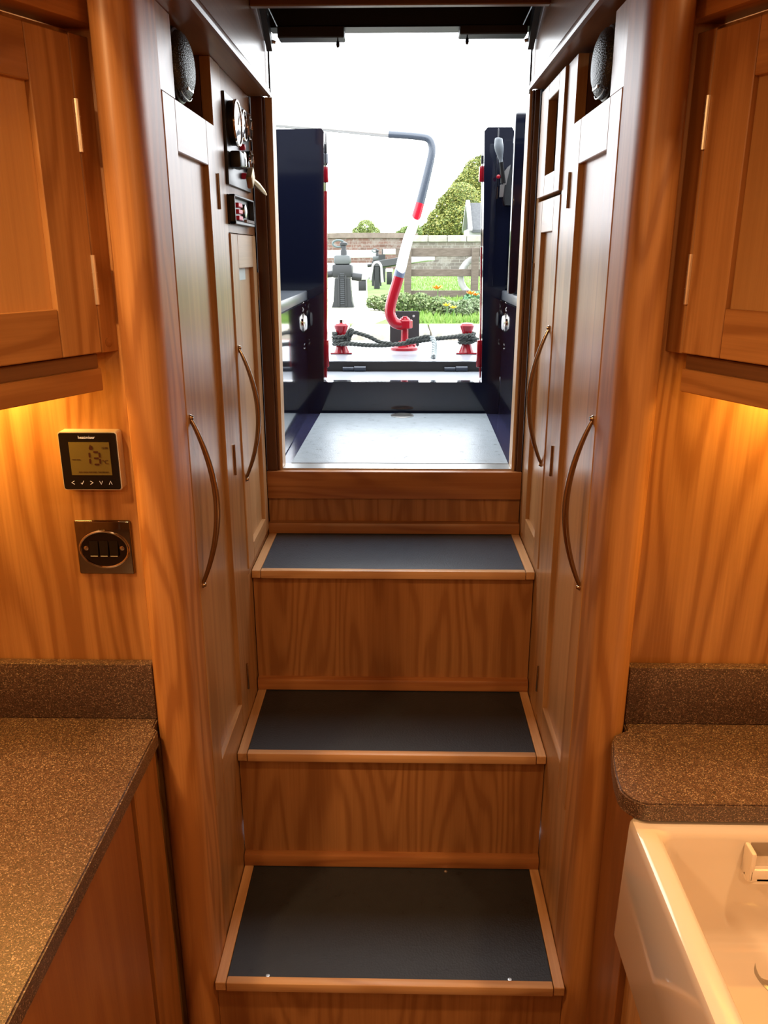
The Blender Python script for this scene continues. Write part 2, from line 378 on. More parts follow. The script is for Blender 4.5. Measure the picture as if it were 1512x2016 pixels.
# ---- left aft cupboard with instruments
t = thing('instrument_cupboard','oak cupboard left of the doorway with gauge panel above a pale door','cupboard',(-.40,1.78,.93))
mb = MB()
mb.box(-.317,-.334,1.627,1.93,1.640,1.9245,0)
mb.box(-.317,-.334,1.627,1.93,.93,.943,0)
mb.box(-.3165,-.334,1.905,1.93,.943,1.640,0)
mb.build('face_frame', oak('oak_instrument_board','Z',7,5,(.42,.20,.08),(.26,.11,.04),.35,.5,80), t)
MB().box(-.336,-.34,1.627,1.93,.93,1.65,0).build('interior', OINNER, t)
d = shaker(t, -1, 1.630, 1.903, .946, 1.638, 1.695, 1.862, .985, 1.572, .312, mz=oak('pale_oak_up','Z',8,5,(.60,.36,.17),(.42,.23,.1),.36,.4,82), my=oak('pale_oak_rail','Y',8,5,(.60,.36,.17),(.42,.23,.1),.36,.4,83), mp=oak('pale_oak_panel','Z',7,4,(.58,.36,.18),(.44,.26,.12),.36,.3,84))
bow_handle(d, -1, 1.645, 1.145, 1.420, -.312, .034)
MB().box(-.3195,-.3212,1.705,1.80,1.548,1.5725,0).build('sticker', mat('pale_blue_label',(.55,.68,.72),.5), d, 'pale blue paper label')
butt_hinge(d, -1, 1.9045, 1.50, 1.56, .312)
# gauge panel
gp = thing('gauge_panel','black engine instrument panel with round chrome-rimmed gauges on the left oak board','instrument panel',(-.316,1.75,1.725))
MB().box(-.317,-.311,1.637,1.875,1.726,1.886,.001).build('backing_plate', mat('black_panel_sheet',(.03,.03,.034),.3), gp)
def gauge(y, z, r, d, face, mtl=None):
    g = MB().lathe((-.311,y,z),(1,0,0),[(r*.96,0),(r*.96,d*.7),(r,d*.75),(r,d),(r*.88,d+.001),(r*.86,d-.001)],32).build('gauge', BLACKP, gp)
    MB().lathe((-.311+d,y,z),(1,0,0),[(r*1.0,-.002),(r*1.02,0),(r*.98,.003),(r*.90,.003),(r*.88,.0005),(r*.88,-.001)],32).build('bezel', CHROME, g)
    MB().lathe((-.311+d,y,z),(1,0,0),[(r*.87,-.001),(r*.87,.0012),(0,.0022)],32).build('dial_glass', face, g)
    mb = MB(); mb.obox((-.311+d,y,z),(0,.7,.7),(0,-.7,.7),(1,0,0),-r*.1,r*.7,-.0006,.0006,.002,.0032,0); mb.build('needle', WHITEP, g)
    return g
PALEG = mat('pale_dial_glass',(.35,.40,.40),.06); DARKG = mat('dark_dial_glass',(.01,.015,.015),.05)
gauge(1.688,1.838,.041,.012,PALEG); gauge(1.768,1.845,.029,.010,DARKG); gauge(1.838,1.850,.026,.009,DARKG)
gauge(1.835,1.785,.022,.010,DARKG)
def knob(y,z,r,d,m,nm): return MB().lathe((-.311,y,z),(1,0,0),[(r,0),(r*1.05,d*.3),(r*.9,d*.9),(r*.5,d)],18).build(nm,m,gp)
MB().box(-.311,-.290,1.655,1.700,1.757,1.787,.004,2).build('rocker_switch', BLACKP, gp)
MB().box(-.311,-.297,1.740,1.772,1.765,1.795,.004,2).build('chrome_switch', CHROME, gp, 'chrome push switch')
knob(1.775,1.806,.006,.010,PINK,'warning_lamp'); knob(1.775,1.752,.006,.012,PINK,'warning_lamp'); knob(1.862,1.878,.003,.006,STEEL,'screw')
knob(1.80,1.775,.008,.012,BLACKP,'warning_lamp')
# key and fob hanging from the panel
ky = thing('ignition_key','brass coloured ignition key and tag hanging below the gauge panel','key',(-.30,1.73,1.73))
MB().obox((-.283,1.712,1.744),(.0,.80,.60),(0,-.60,.80),(1,0,0),-.018,.018,-.014,.012,-.006,.006,.003,2).build('key_head', mat('pale_brass_tag',(.38,.27,.13),.4,.6), ky)
MB().tube([(-.311,1.745,1.762),(-.295,1.742,1.765),(-.286,1.735,1.757),(-.284,1.726,1.750)],.0016,8).build('key_ring', STEEL, ky)
MB().tube([(-.283,1.724,1.741),(-.279,1.765,1.734),(-.275,1.810,1.725),(-.273,1.835,1.720)],[.005,.0065,.005,.0022],12).build('key_blade', BRASS, ky)
# switch box
sb = thing('fuse_switch_box','small black recessed box with pink-red switches under the gauge panel','switch box',(-.316,1.74,1.655))
mb = MB(); y0,y1,z0,z1 = 1.636,1.850,1.655,1.709
mb.box(-.317,-.313,y0,y1,z0,z1,.001); mb.box(-.313,-.302,y0,y0+.006,z0,z1,.001); mb.box(-.313,-.302,y1-.006,y1,z0,z1,.001); mb.box(-.313,-.302,y0,y1,z1-.004,z1,.001); mb.box(-.313,-.302,y0,y1,z0,z0+.006,.001)
mb.build('housing', BLACKP, sb)
for z in (1.668,1.680,1.692): MB().box(-.313,-.303,1.680,1.720,z-.004,z+.004,.001).build('switch', PINK, sb)
MB().lathe((-.313,1.775,1.684),(1,0,0),[(.014,0),(.013,.006),(.006,.008)],20).build('dial', STEEL, sb)
mb = MB()
for i in range(9): mb.box(-.306,-.300,1.745+i*.010,1.750+i*.010,1.661,1.667,.0005)
mb.build('terminal_comb', mat('grey_terminals',(.3,.3,.32),.4), sb)

# ---- right aft cupboard
t = thing('aft_cupboard','oak cupboard right of the doorway with small open-framed door above a panelled door','cupboard',(.40,1.76,.93))
mb = MB()
mb.box(.316,.334,1.895,1.93,.93,1.9245,0); mb.box(.317,.334,1.627,1.895,.93,.948,0)
mb.build('face_frame', ODZ, t)
MB().box(.345,.350,1.627,1.93,.93,1.9245,0).build('interior', OINNER, t)
d = shaker(t, 1, 1.629, 1.890, .950, 1.706, 1.690, 1.826, 1.000, 1.642, .313)
bow_handle(d, 1, 1.658, 1.176, 1.4585, .313, .034)
butt_hinge(d, 1, 1.892, 1.52, 1.58, .313)
d2 = shaker(t, 1, 1.632, 1.886, 1.713, 1.9225, 1.688, 1.800, 1.753, 1.893, .310, panel=False)

# ------------------------------------------------------------------ diagonal corner wall cupboards
for s in (-1,1):
    L = 'left' if s < 0 else 'right'
    base = Vector((s*.3985,1.12,1.40)); ang = math.radians(25.5 if s < 0 else 24)
    t = thing('corner_wall_cupboard', 'orange-toned oak wall cupboard set at an angle above the %s worktop'%L, 'wall cupboard', base, 'angled wall cupboards')
    U = Vector((s*math.sin(ang),-math.cos(ang),0)); V = Vector((0,0,1)); N = Vector((-s*math.cos(ang),-math.sin(ang),0))
    def bx(mb,u0,u1,v0,v1,n0,n1,b=.001,sg=1): return mb.obox(base,U,V,N,u0,u1,v0-1.40,v1-1.40,n0,n1,b,sg)
    TH = math.atan2(U.y,U.x)
    PACK = oak('shadow_toned_packer_'+L,'X',10,4,(.22,.09,.028),(.13,.05,.014),.5,.5,94,TH)  # shadow line above the pelmet put into this strip's dark colour
    RAIL = oak('oak_cabinet_rail_'+L,'X',10,6,(.56,.27,.085),(.34,.14,.038),.38,.7,17,TH)
    CORN = oak('oak_cornice_'+L,'X',10,6,(.50,.22,.065),(.31,.12,.032),.38,.6,91,TH); PELM = oak('oak_pelmet_'+L,'X',10,6,(.54,.26,.08),(.34,.14,.038),.38,.6,92,TH)
    mb = MB(); bx(mb,-.034,-.0015,1.470,1.862,-.018,0); mb.build('face_frame', OUP, t)
    mb = MB(); bx(mb,.3015,.334,1.470,1.862,-.018,0); mb.build('end_stile', OUP, t)
    pts = [(s*.405,1.1495),(base+U*-.030-N*.018)[:2],(base+U*.334-N*.018)[:2],(s*.62,.80),(s*.949,.80),(s*.949,1.1495)]
    MB().prism(pts,1.467,1.475).build('bottom_board', OUX, t)
    MB().prism([(base+U*.334-N*.016)[:2],(s*.949,.82),(s*.949,.80),(base+U*.334)[:2]],1.467,1.862).build('side_panel', OUP, t)
    MB().prism(pts,1.860,1.868).build('top_board', OUX, t)
    mb = MB(); mb.mi = 0; bx(mb,0,.0675,1.471,1.859,-.018,.0015,.0012); bx(mb,.2325,.300,1.471,1.859,-.018,.0015,.0012)
    mb.mi = 1; bx(mb,.068,.232,1.471,1.533,-.018,.0015,.0012); bx(mb,.068,.232,1.797,1.859,-.018,.0015,.0012)
    d = mb.build('door', [OUP, RAIL], t)
    mb = MB(); bx(mb,.065,.235,1.530,1.800,-.013,-.0075,0); mb.build('door_panel', OUPAN, d)
    for z0,z1 in ((1.725,1.787),(1.535,1.599)):
        p = base+U*-.0008+N*.002; mb = MB(); mb.tube([(p.x,p.y,z0),(p.x,p.y,z1)],.0034,10)
        for zz in (z0+.02,z0+.041): mb.tube([(p.x,p.y,zz),(p.x,p.y,zz+.001)],.0040,10)
        mb.build('hinge', HINGE, d)
    if s < 0:
        p = base+U*-.016; MB().lathe((p.x,p.y,1.483),N,[(.0065,-.001),(.0065,.0006),(0,.0008)],16).build('dowel_cap', OUX, t)
    # cornice and pelmet
    mb = MB(); bx(mb,-.046,.350,1.872,1.915,-.03,.018,.003,2); mb.build('cornice', CORN, t)
    mb = MB(); bx(mb,-.002,.330,1.418,1.449,-.020,-.004,.0015); mb.build('pelmet', PELM, t)
    mb = MB(); bx(mb,-.004,.330,1.449,1.468,-.024,-.012,.0005); mb.build('pelmet_packer', PACK, t)
    l = thing('under_cupboard_light','slim warm glowing strip light fixed beneath the %s wall cupboard'%L,'light',(s*.68,1.11,1.455),'strip lights under the wall cupboards')
    MB().box(s*.50,s*.86,1.10,1.128,1.457,1.4665,.001).build('housing', WHITEP, l)
    em = mat('warm_strip_diffuser_'+L,(1,.8,.4),.5); em.node_tree.nodes['Principled BSDF'].inputs['Emission Color'].default_value = (1,.6,.2,1); em.node_tree.nodes['Principled BSDF'].inputs['Emission Strength'].default_value = 4
    MB().box(s*.505,s*.855,1.104,1.124,1.4545,1.457,.0005).build('diffuser', em, l)

# ------------------------------------------------------------------ worktops
Z1 = .885
def poly_top(name, label, pts, parent=None):
    mb = MB(); mb.prism(pts, Z1-.029, Z1, smooth=False)
    es = [e for e in mb.bm.edges if abs(e.verts[0].co.z-e.verts[1].co.z) < 1e-6]
    bmesh.ops.bevel(mb.bm, geom=es, offset=.0025, segments=2, affect='EDGES')
    return tag(mb.build(name, STONE), label, 'worktop')
poly_top('worktop','brown speckled stone worktop running along the left side',[(-.949,-1.2),(-.949,1.1485),(-.3755,1.1485),(-.3745,1.108),(-.3655,1.098),(-.3655,-1.2)])
tag(MB().box(-.949,-.3755,1.130,1.1485,Z1+.0005,.983,.002,2).build('upstand', STONE),'brown speckled stone upstand under the thermostat','upstand')
rp = [(.3755,1.1485),(.3735,1.112),(.353,1.100),(.343,1.08),(.334,1.04),(.3275,1.0),(.3255,.972)]+arc(.363,.969,.0375,185,262,7)+[(.38,.9315),(.76,.9315),(.80,.9315),(.80,-.2),(.949,-.2),(.949,1.1485)]
poly_top('worktop','small brown speckled worktop with rounded corner behind the white sink',rp)
tag(MB().box(.3755,.949,1.130,1.1485,Z1+.0005,.985,.002,2).build('upstand', STONE),'brown speckled stone upstand behind the sink','upstand')
# base cupboards
t = thing('base_cupboard','oak base cupboard beneath the left worktop','base cupboard',(-.66,.2,0))
MB().box(-.385,-.403,-1.2,1.10,0,.85,.001).build('side_panel', oak('oak_base_left','Z',6,6,(.36,.145,.042),(.24,.085,.024),.42,.5,100), t)
MB().box(-.372,-.384,.995,1.098,.0,.852,.002).build('corner_stile', oak('oak_base_stile','Z',8,6,(.34,.14,.04),(.21,.08,.023),.42,.5,103), t)
MB().box(-.3765,-.3845,-1.1,.988,.03,.845,.002).build('door', oak('oak_base_door_left','Z',6,5,(.38,.155,.046),(.26,.09,.027),.42,.45,101), t)
MB().box(-.40,-.94,-1.2,1.14,.0,.853,0).build('carcass', OINNER, t)
t = thing('base_cupboard','oak base cupboard carrying the white ceramic sink','base cupboard',(.64,.2,0))
MB().box(.352,.372,.962,1.145,0,.853,.001).build('corner_stile', oak('oak_base_right','Z',8,6,(.30,.115,.034),(.19,.068,.02),.42,.5,102), t)
MB().box(.362,.380,-1.2,.960,0,.632,.001).build('side_panel', OZ, t)
MB().box(.352,.3615,.36,.905,.05,.622,.0015).build('door', OZ, t)
MB().box(.3805,.94,-1.2,1.14,0,.60,0).build('carcass', OINNER, t)
# belfast sink
def ring(bm, x0,x1,y0,y1,r,z,n=6): return [bm.verts.new((x,y,z)) for x,y in rrect(x0,x1,y0,y1,r,n)]
sk = thing('belfast_sink','deep white glazed ceramic butler sink in front of the short right worktop','sink',(.57,.65,.635))
mb = MB(); X0,X1,Y0,Y1 = .337,.797,.36,.955; T = .852
def rg(i,z,r): return ring(mb.bm,X0+i,X1-i,Y0+i,Y1-i,r,z)
R = [rg(.006,.635,.010),rg(.001,.637,.012),rg(-.004,.645,.014),rg(0,.838,.012),rg(.0008,.845,.012),rg(.003,.850,.012),rg(.007,T,.012),rg(.026,T,.014),rg(.031,T-.002,.016),rg(.0345,T-.007,.018),rg(.036,T-.014,.02)]
for k in range(1,7): R.append(rg(.036+.006*k/6,T-.014-(.145)*k/6,.02+.02*k/6))
for k in range(1,7):
    a = k/6*PI/2; R.append(rg(.042+.03*(1-math.cos(a)),T-.159-.028*math.sin(a),.04))
R.append(rg(.12,T-.190,.05))
fs = []
for a,b in zip(R,R[1:]):
    n = len(a)
    for k in range(n): fs.append(mb.bm.faces.new((a[k],a[(k+1)%n],b[(k+1)%n],b[k])))
fs.append(mb.bm.faces.new(R[0][::-1])); fs.append(mb.bm.faces.new(R[-1])); mb._new(fs,True); bmesh.ops.recalc_face_normals(mb.bm, faces=fs)
mb.build('basin', SINKM, sk)
ZB = T-.190
MB().lathe((.548,.865,ZB-.001),(0,0,1),[(.046,0),(.046,.003),(.042,.004),(.040,.0025),(.006,.0015),(.004,.004),(0,.004)],32).build('waste', STEEL, sk)
mb = MB()
pth = rrect(.495,.66,.9005,.9205,.008,4)
mb.prism(rrect(.486,.70,.892,.9185,.012,5),.790,.798,smooth=True)
for a_,b_ in ((.486,.494),(.692,.70)): mb.box(a_,b_,.892,.9185,.792,.838,.0035,2)
mb.box(.487,.70,.892,.898,.792,.812,.0028,2)
mb.mi = 1; mb.box(.496,.69,.9180,.9190,.800,.836,.0004)
mb.build('weir_overflow', [SINKM, mat('overflow_slot',(.30,.24,.19),.3)], sk)
textmesh('Armi', .011, mat('brown_maker_script',(.10,.05,.03),.4), 'maker_mark', sk, (.549,.9115,.758), (1,0,0), (0,0,1), 'CENTER')

# ------------------------------------------------------------------ thermostat and light switch
th = thing('thermostat','black-faced square digital thermostat reading 13 on the left bulkhead','thermostat',(-.4345,1.15,1.268))
x0,x1,z0,z1 = -.4785,-.3925,1.270,1.357
MB().prism(rrect(x0,x1,z0,z1,.004,4),1.130,1.150,'Y').build('case', mat('silver_grey_plastic',(.62,.56,.50),.35), th)
f = MB().prism(rrect(x0+.0015,x1-.0015,z0+.0015,z1-.0015,.003,4),1.1285,1.1305,'Y').build('front_glass', BLACKG, th)
LCD = mat('olive_lcd',(.17,.135,.04),.35)
sc = MB().box(x0+.015,x1-.012,1.1280,1.1286,z0+.023,z1-.015,0).build('screen', LCD, f)
INK = mat('dark_red_brown_ink',(.05,.008,.004),.5); IVORY = mat('white_print',(.8,.75,.68),.4); IVORY.node_tree.nodes['Principled BSDF'].inputs['Emission Color'].default_value = (1,.9,.75,1); IVORY.node_tree.nodes['Principled BSDF'].inputs['Emission Strength'].default_value = .25
mb = MB(); H = .0092; cx, cz = -.4235, 1.3185
def seg(ax,az,bx_,bz):
    a = Vector((ax,0,az)); b = Vector((bx_,0,bz)); d = (b-a); l = d.length; d.normalize(); p = Vector((-d.z,0,d.x)); e = .00125
    mb.prism([((a+d*.0008)[0],(a+d*.0008)[2])]+[((a+d*.0016+p*e)[0],(a+d*.0016+p*e)[2]),((b-d*.0016+p*e)[0],(b-d*.0016+p*e)[2]),((b-d*.0008)[0],(b-d*.0008)[2]),((b-d*.0016-p*e)[0],(b-d*.0016-p*e)[2]),((a+d*.0016-p*e)[0],(a+d*.0016-p*e)[2])],1.1276,1.1281,'Y')
seg(cx-.011,cz,cx-.011,cz+H); seg(cx-.011,cz-H,cx-.011,cz)
for z in (-H,0,H): seg(cx-.006,cz+z,cx+.003,cz+z)
seg(cx+.0036,cz,cx+.0036,cz+H); seg(cx+.0036,cz-H,cx+.0036,cz)
mb.build('digits', INK, sc)
def txt(b,sz,m,nm,par,x,z,y=1.1278,sx=1): return textmesh(b,sz,m,nm,par,(x,y,z),(1,0,0),(0,0,1),'CENTER',.0001,sx)
txt('\u00b0C',.0085,INK,'unit',sc,-.4125,1.3125)
txt('room temp',.0026,INK,'small_print',sc,-.4545,1.3165); txt('12:00',.0042,INK,'clock',sc,-.4115,1.3335)
txt('SUN  MON TUE WED  THU FRI SAT',.0028,INK,'day_row',sc,-.431,1.2975)
mb = MB(); mb.prism([(-.4335,1.3310),(-.4345,1.3335),(-.432,1.3385),(-.4305,1.3355),(-.4295,1.337),(-.4285,1.3330),(-.4300,1.3310)],1.1276,1.1281,'Y'); mb.build('flame_symbol', INK, sc)
txt('heatmiser',.0062,IVORY,'maker_name',f,-.4365,1.3490,1.1283,1.0)
for i,ch in enumerate('<'+'~'+'>'+'v^'):
    x = -.4635+.0138*i; z = 1.2815
    P = {'<':[(.0022,.0025),(-.0022,0),(.0022,-.0025)],'>':[(-.0022,.0025),(.0022,0),(-.0022,-.0025)],'v':[(-.0022,.0026),(0,-.0026),(.0022,.0026)],'^':[(-.0022,-.0026),(0,.0026),(.0022,-.0026)],'~':[(-.0022,-.0004),(-.0006,-.0024),(.0022,.0028)]}[ch]
    MB().tube([(x+a,1.1283,z+b) for a,b in P],.00035,6).build({'~':'tick_key'}.get(ch,'arrow_key'), IVORY, f)
sw = thing('light_switch','square polished chrome triple light switch with black rockers below the thermostat','light switch',(-.434,1.15,1.131))
x0,x1,z0,z1 = -.4775,-.3915,1.1305,1.2175; cx=(x0+x1)/2; cz=(z0+z1)/2
mb = MB(); mb.box(x0,x1,1.1445,1.150,z0,z1,.003,3); mb.build('plate', mat('dark_polished_chrome',(.22,.19,.16),.08,1), sw)
ov = [(cx+.037*math.cos(a),1.1440,cz-.002+.029*math.sin(a)) for a in [i*2*PI/40 for i in range(40)]]
MB().tube(ov,.0022,8,closed=True).build('oval_rim', CHROME, sw)
MB().prism([(p[0],p[2]) for p in ov],1.1437,1.1447,'Y').build('oval_recess', mat('dark_polished_metal',(.06,.05,.045),.12,1), sw)
for i in (-1,0,1):
    c_ = cx+i*.0152
    r = MB().prism([(1.1438,cz-.0125),(1.1395,cz-.0125),(1.1425,cz+.0115),(1.1438,cz+.0115)],c_-.0064,c_+.0064,'X').build('rocker', BLACKG, sw)
    MB().box(c_-.0054,c_+.0054,1.1392,1.1398,cz-.0122,cz-.0112,0).build('rocker_mark', WHITEP, r)
for i in (-1,1):
    MB().lathe((cx+i*.0275,1.1440,cz),(0,-1,0),[(.0036,0),(.0036,.0012),(.0012,.002),(0,.0018)],16).build('screw', CHROME, sw)

# ------------------------------------------------------------------ hatch head over the doorway
hh = thing('hatch_crossbar','black crossbar with two hanging blocks over the stern doorway','hatch bar',(0,1.95,2.03))
MB().box(-.272,.297,1.95,2.01,2.062,2.14,.002).build('bar', BLACKPAINT, hh)
MB().box(-.272,.297,1.949,1.952,2.060,2.063,.0005).build('bar_lip', BLACKP, hh)
for x0,x1,zb in ((-.2515,-.1085,2.040),(.1375,.2815,2.0445)):
    b = MB().box(x0,x1,1.945,1.99,zb,2.0625,.002).build('slide_block', mat('dark_grey_rubber',(.035,.033,.032),.5), hh)
for x,z in ((-.1228,2.040),(.1543,2.0445)):
    MB().lathe((x,1.955,z),(0,0,-1),[(.0015,-.001),(.0015,.004),(.0035,.007),(.0042,.012),(.003,.016),(.0005,.018)],14).build('pull_knob', BLACKP, hh)
MB().box(-.2768,.2968,1.752,1.770,2.050,2.139,.002).build('trim_5', oak('oak_header','X',10,4,(.30,.14,.06),(.16,.07,.03),.35,.5,110))
bpy.data.objects['trim_5']['kind'] = 'structure'
for s in (-1,1):
    L = 'left' if s < 0 else 'right'
    q_ = 0 if s < 0 else .020
    b = thing('hatch_bracket','black and silver lever bracket at the %s end of the hatch crossbar'%L,'bracket',(s*.275,1.93,2.045),'brackets at the ends of the crossbar')
    MB().prism([(1.80,2.078),(1.86,2.085),(1.925,2.030),(1.905,2.028)],s*(.2745+q_),s*(.2765+q_),'X').build('plate', mat('pale_grey_steel_'+L,(.55,.55,.55),.35,.6), b)
    MB().prism([(1.84,2.085),(1.90,2.090),(1.952,2.022),(1.935,2.012)],s*(.262+q_),s*(.274+q_),'X').build('arm', BLACKP, b)
    MB().tube([(s*(.268+q_),1.86,2.088),(s*(.262+q_),1.89,2.086),(s*(.250+q_),1.935,2.060)],.0016,8).build('lever', STEEL, b)
    MB().lathe((s*(.2745+q_),1.815,2.075),(-s,0,0),[(.007,0),(.007,.004),(.003,.005)],14).build('pivot', BLACKP, b)
    MB().tube([(s*(.2725+q_),1.948,1.93),(s*(.2725+q_),1.948,2.060)],.0022,8).build('rod', BLACKP, b)
    MB().lathe((s*(.268+q_),1.947,2.035),(-s,0,-.3),[(.004,0),(.0035,.012),(.003,.013)],12).build('pin', STEEL, b)

# ------------------------------------------------------------------ recessed ceiling lights (above the frame, in the same room)
for i,(x,y) in enumerate(DOWN):
    t = thing('ceiling_downlight', 'small round recessed ceiling light '+['over the left worktop','over the sink','over the left side of the cabin floor','over the right side of the cabin floor','over the aisle'][i], 'light', (x,y,1.972), 'recessed ceiling lights')
    MB().tube([(x+.043*math.cos(a),y+.043*math.sin(a),1.976) for a in [k*2*PI/28 for k in range(28)]],.005,8,closed=True).build('bezel', CHROME, t)
    em = mat('lamp_lens_%d'%i,(1,.8,.5),.4); e = em.node_tree.nodes['Principled BSDF']; e.inputs['Emission Color'].default_value = (1,.66,.34,1); e.inputs['Emission Strength'].default_value = 12
    MB().lathe((x,y,1.974),(0,0,1),[(.037,0),(.037,.003)],24).build('lens', em, t)

# ================================================================== STERN WELL
XL, XR, YF = -.293, .345, 2.69
dk = thing('stern_deck','navy painted steel deck plate of the stern well','deck',(0,2.3,1.05))
MB().box(-.85,.85,1.9935,YF+.05,1.05,1.086,.001).build('plate', mat('dark_blue_deck_paint',(.03,.032,.075),.15), dk)
dm = thing('deck_mat','pale-shining grey rubber mat on the stern deck','deck mat',(0,2.3,1.0862))
MB().prism([(-.262,1.994),(.2895,1.994),(.3015,2.665),(-.252,2.665)],1.0862,1.0925).build('mat', MATD, dm)
tag(MB().lathe((.0215,2.622,1.0925),(0,0,1),[(.038,0),(.038,.002),(.034,.0035),(.026,.0032),(.022,.0012),(0,.001)],36).build('lift_ring', STEEL),'round chrome lift ring set in the deck mat','lift ring')
for s in (-1,1):
    L = 'left' if s < 0 else 'right'; xf = XL if s < 0 else XR; xo = s*.84
    t = thing('side_locker','glossy navy steel locker with grey lid on the %s of the stern well'%L,'locker',(s*.55,2.3,1.0865),'stern well lockers')
    MB().box(xf,xo,2.009,YF-.001,1.0865,1.455,.003).build('body', NAVY, t)
    MB().box(xf-s*.007,xo,2.009,YF-.006,1.458,1.488,.004,2).build('lid', mat('grey_lid_paint_'+L,(.075,.085,.10),.3), t)
    r = thing('wall_lamp','small round white lamp on the %s locker side near the rear opening'%L,'lamp',(xf,2.62,1.37),'round lamps on the locker sides')
    MB().lathe((xf,2.612,1.392),(-s,0,0),[(.031,0),(.031,.004),(.026,.007)],28).build('rim', CHROME, r)
    MB().lathe((xf-s*.006,2.612,1.392),(-s,0,0),[(.024,0),(.020,.004),(0,.006)],28).build('lens', mat('white_lamp_lens_'+L,(.85,.85,.85),.2), r)
    # outer cabin side
    MB().box(s*.853,s*.88,2.009,2.97,.6,2.0,.005).build('hull_side', NAVY)
    bpy.data.objects[-1] if False else None
for i,o in enumerate([o for o in bpy.data.objects if o.name.startswith('hull_side')]):
    tag(o,'navy steel cabin side on the %s outside the lockers'%('left' if o.location.x < 0 else 'right'),'cabin side')
# forward steel bulkhead around the doorway
mb = MB()
mb.box(-.97,-.295,1.993,2.008,.9,2.0,0); mb.box(.3155,.97,1.993,2.008,.9,2.0,0); mb.box(-.97,-.3155,1.993,2.008,2.0,2.1605,0); mb.box(.3155,.97,1.993,2.008,2.0,2.1605,0); mb.box(-.85,.85,1.993,2.008,.9,1.049,0)
struct('wall_stern', mb, NAVY)
struct('light_stop_under_deck', MB().box(-XO,XO,1.962,1.975,0,1.045,0), OINNER)  # unseen panel added to stop daylight leaking in below the deck
struct('ceiling_roof', MB().box(-.97,.97,-2.05,2.01,2.161,2.19), NAVY)
# rear bulkhead
rb = thing('rear_bulkhead','glossy navy steel rear bulkhead left of and below the stern opening','bulkhead',(-.2,YF,1.087))
ol = [(-.84,1.0865),(.3445,1.0865),(.3445,1.193),(.286,1.193),(.274,1.8),(.2695,1.952),(.276,1.962),(.3495,1.962),(.3575,1.955),(.3575,1.0865),(.36,1.0865)]
mb = MB()
mb.prism([(-.84,1.0865),(.3445,1.0865),(.3445,1.193),(-.2405,1.193),(-.2225,1.955),(-.230,1.964),(-.84,1.955)],YF,YF+.045,'Y')
mb.build('main_plate', NAVY, rb)
MB().prism([(.285,1.193),(.3445,1.193),(.356,1.955),(.350,1.965),(.276,1.965),(.2665,1.955)],YF,YF+.045,'Y').build('right_post', NAVY, rb)
MB().box(.307,.311,YF-.004,YF,1.50,1.962,.0015).build('seam_strip', NAVY, rb)
tag(MB().box(.3215,.60,2.40,2.425,1.489,1.963,.006,2).build('navy_screen', NAVY),'tall navy panel standing on the right locker beside the doorway','side panel')
# beads of water
for s in (-1,1):
    xf = XL if s < 0 else XR; mb = MB(); rnd = random.Random(4)
    for i in range(16): 
        mb.lathe((xf,2.60+rnd.uniform(0,.03),1.43+rnd.uniform(-.005,.03)-.0*i if i < 6 else 1.30+rnd.uniform(0,.13)),(-s,0,0),[(.0022,0),(.0015,.0012),(0,.0016)],8)
    mb.build('rivet', CHROME); 
for o in [o for o in bpy.data.objects if o.name.startswith('rivet')]:
    tag(o,'tiny silvery droplets on the %s locker side by the round lamp'%('left' if o.location.x < 0 else 'right'),'droplets',kind='stuff'); o.name = 'water_droplets'
# rear doors, folded right back outside the opening
for s in (-1,1):
    L = 'left' if s < 0 else 'right'
    hx = -.236 if s < 0 else .281
    t = thing('rear_door','red-edged navy stern door folded back %s of the opening'%L,'door',(hx,YF+.05,1.2),'stern doors')
    e = -.233+.0 if s < 0 else .279
    x = lambda z: (-.2405+(z-1.193)*.0234 if s < 0 else .285-(z-1.193)*.0243)
    zt = 1.79 if s < 0 else 1.62
    w = .0055 if s < 0 else .0022
    MB().prism([(x(1.2),1.2),(x(1.2)-s*w,1.2),(x(zt)-s*w,zt),(x(zt),zt)],YF+.05,YF+.075,'Y').build('door_edge', RED, t)
    MB().prism([(x(1.2)+s*.001,1.2),(x(1.2)+s*.50,1.2),(x(zt)+s*.50,1.93),(x(1.93)+s*.001,1.93)],YF+.078,YF+.098,'Y').build('door_leaf', NAVY, t)
    for z0,z1,wd in ((1.235,1.325,.013),(1.815,1.862,.010)):
        MB().box(x(z0)+s*.001,x(z0)-s*wd,YF+.048,YF+.07,z0,z1,.003,2).build('hinge', RED, t)
    if s < 0:
        MB().tube([(-.2215,YF+.055,1.962),(-.2205,YF+.055,1.90),(-.2205,YF+.055,1.865)],[.0015,.0028,.0028],8).build('bolt', BLACKPAINT, t)
        MB().box(-.2225,-.2150,YF+.05,YF+.06,1.870,1.900,.002).build('bolt_knob', mat('grey_metal',(.25,.27,.3),.4,.5), t)
    else: MB().box(.2700,.2640,YF+.05,YF+.06,1.868,1.892,.001).build('bolt', BLACKPAINT, t)
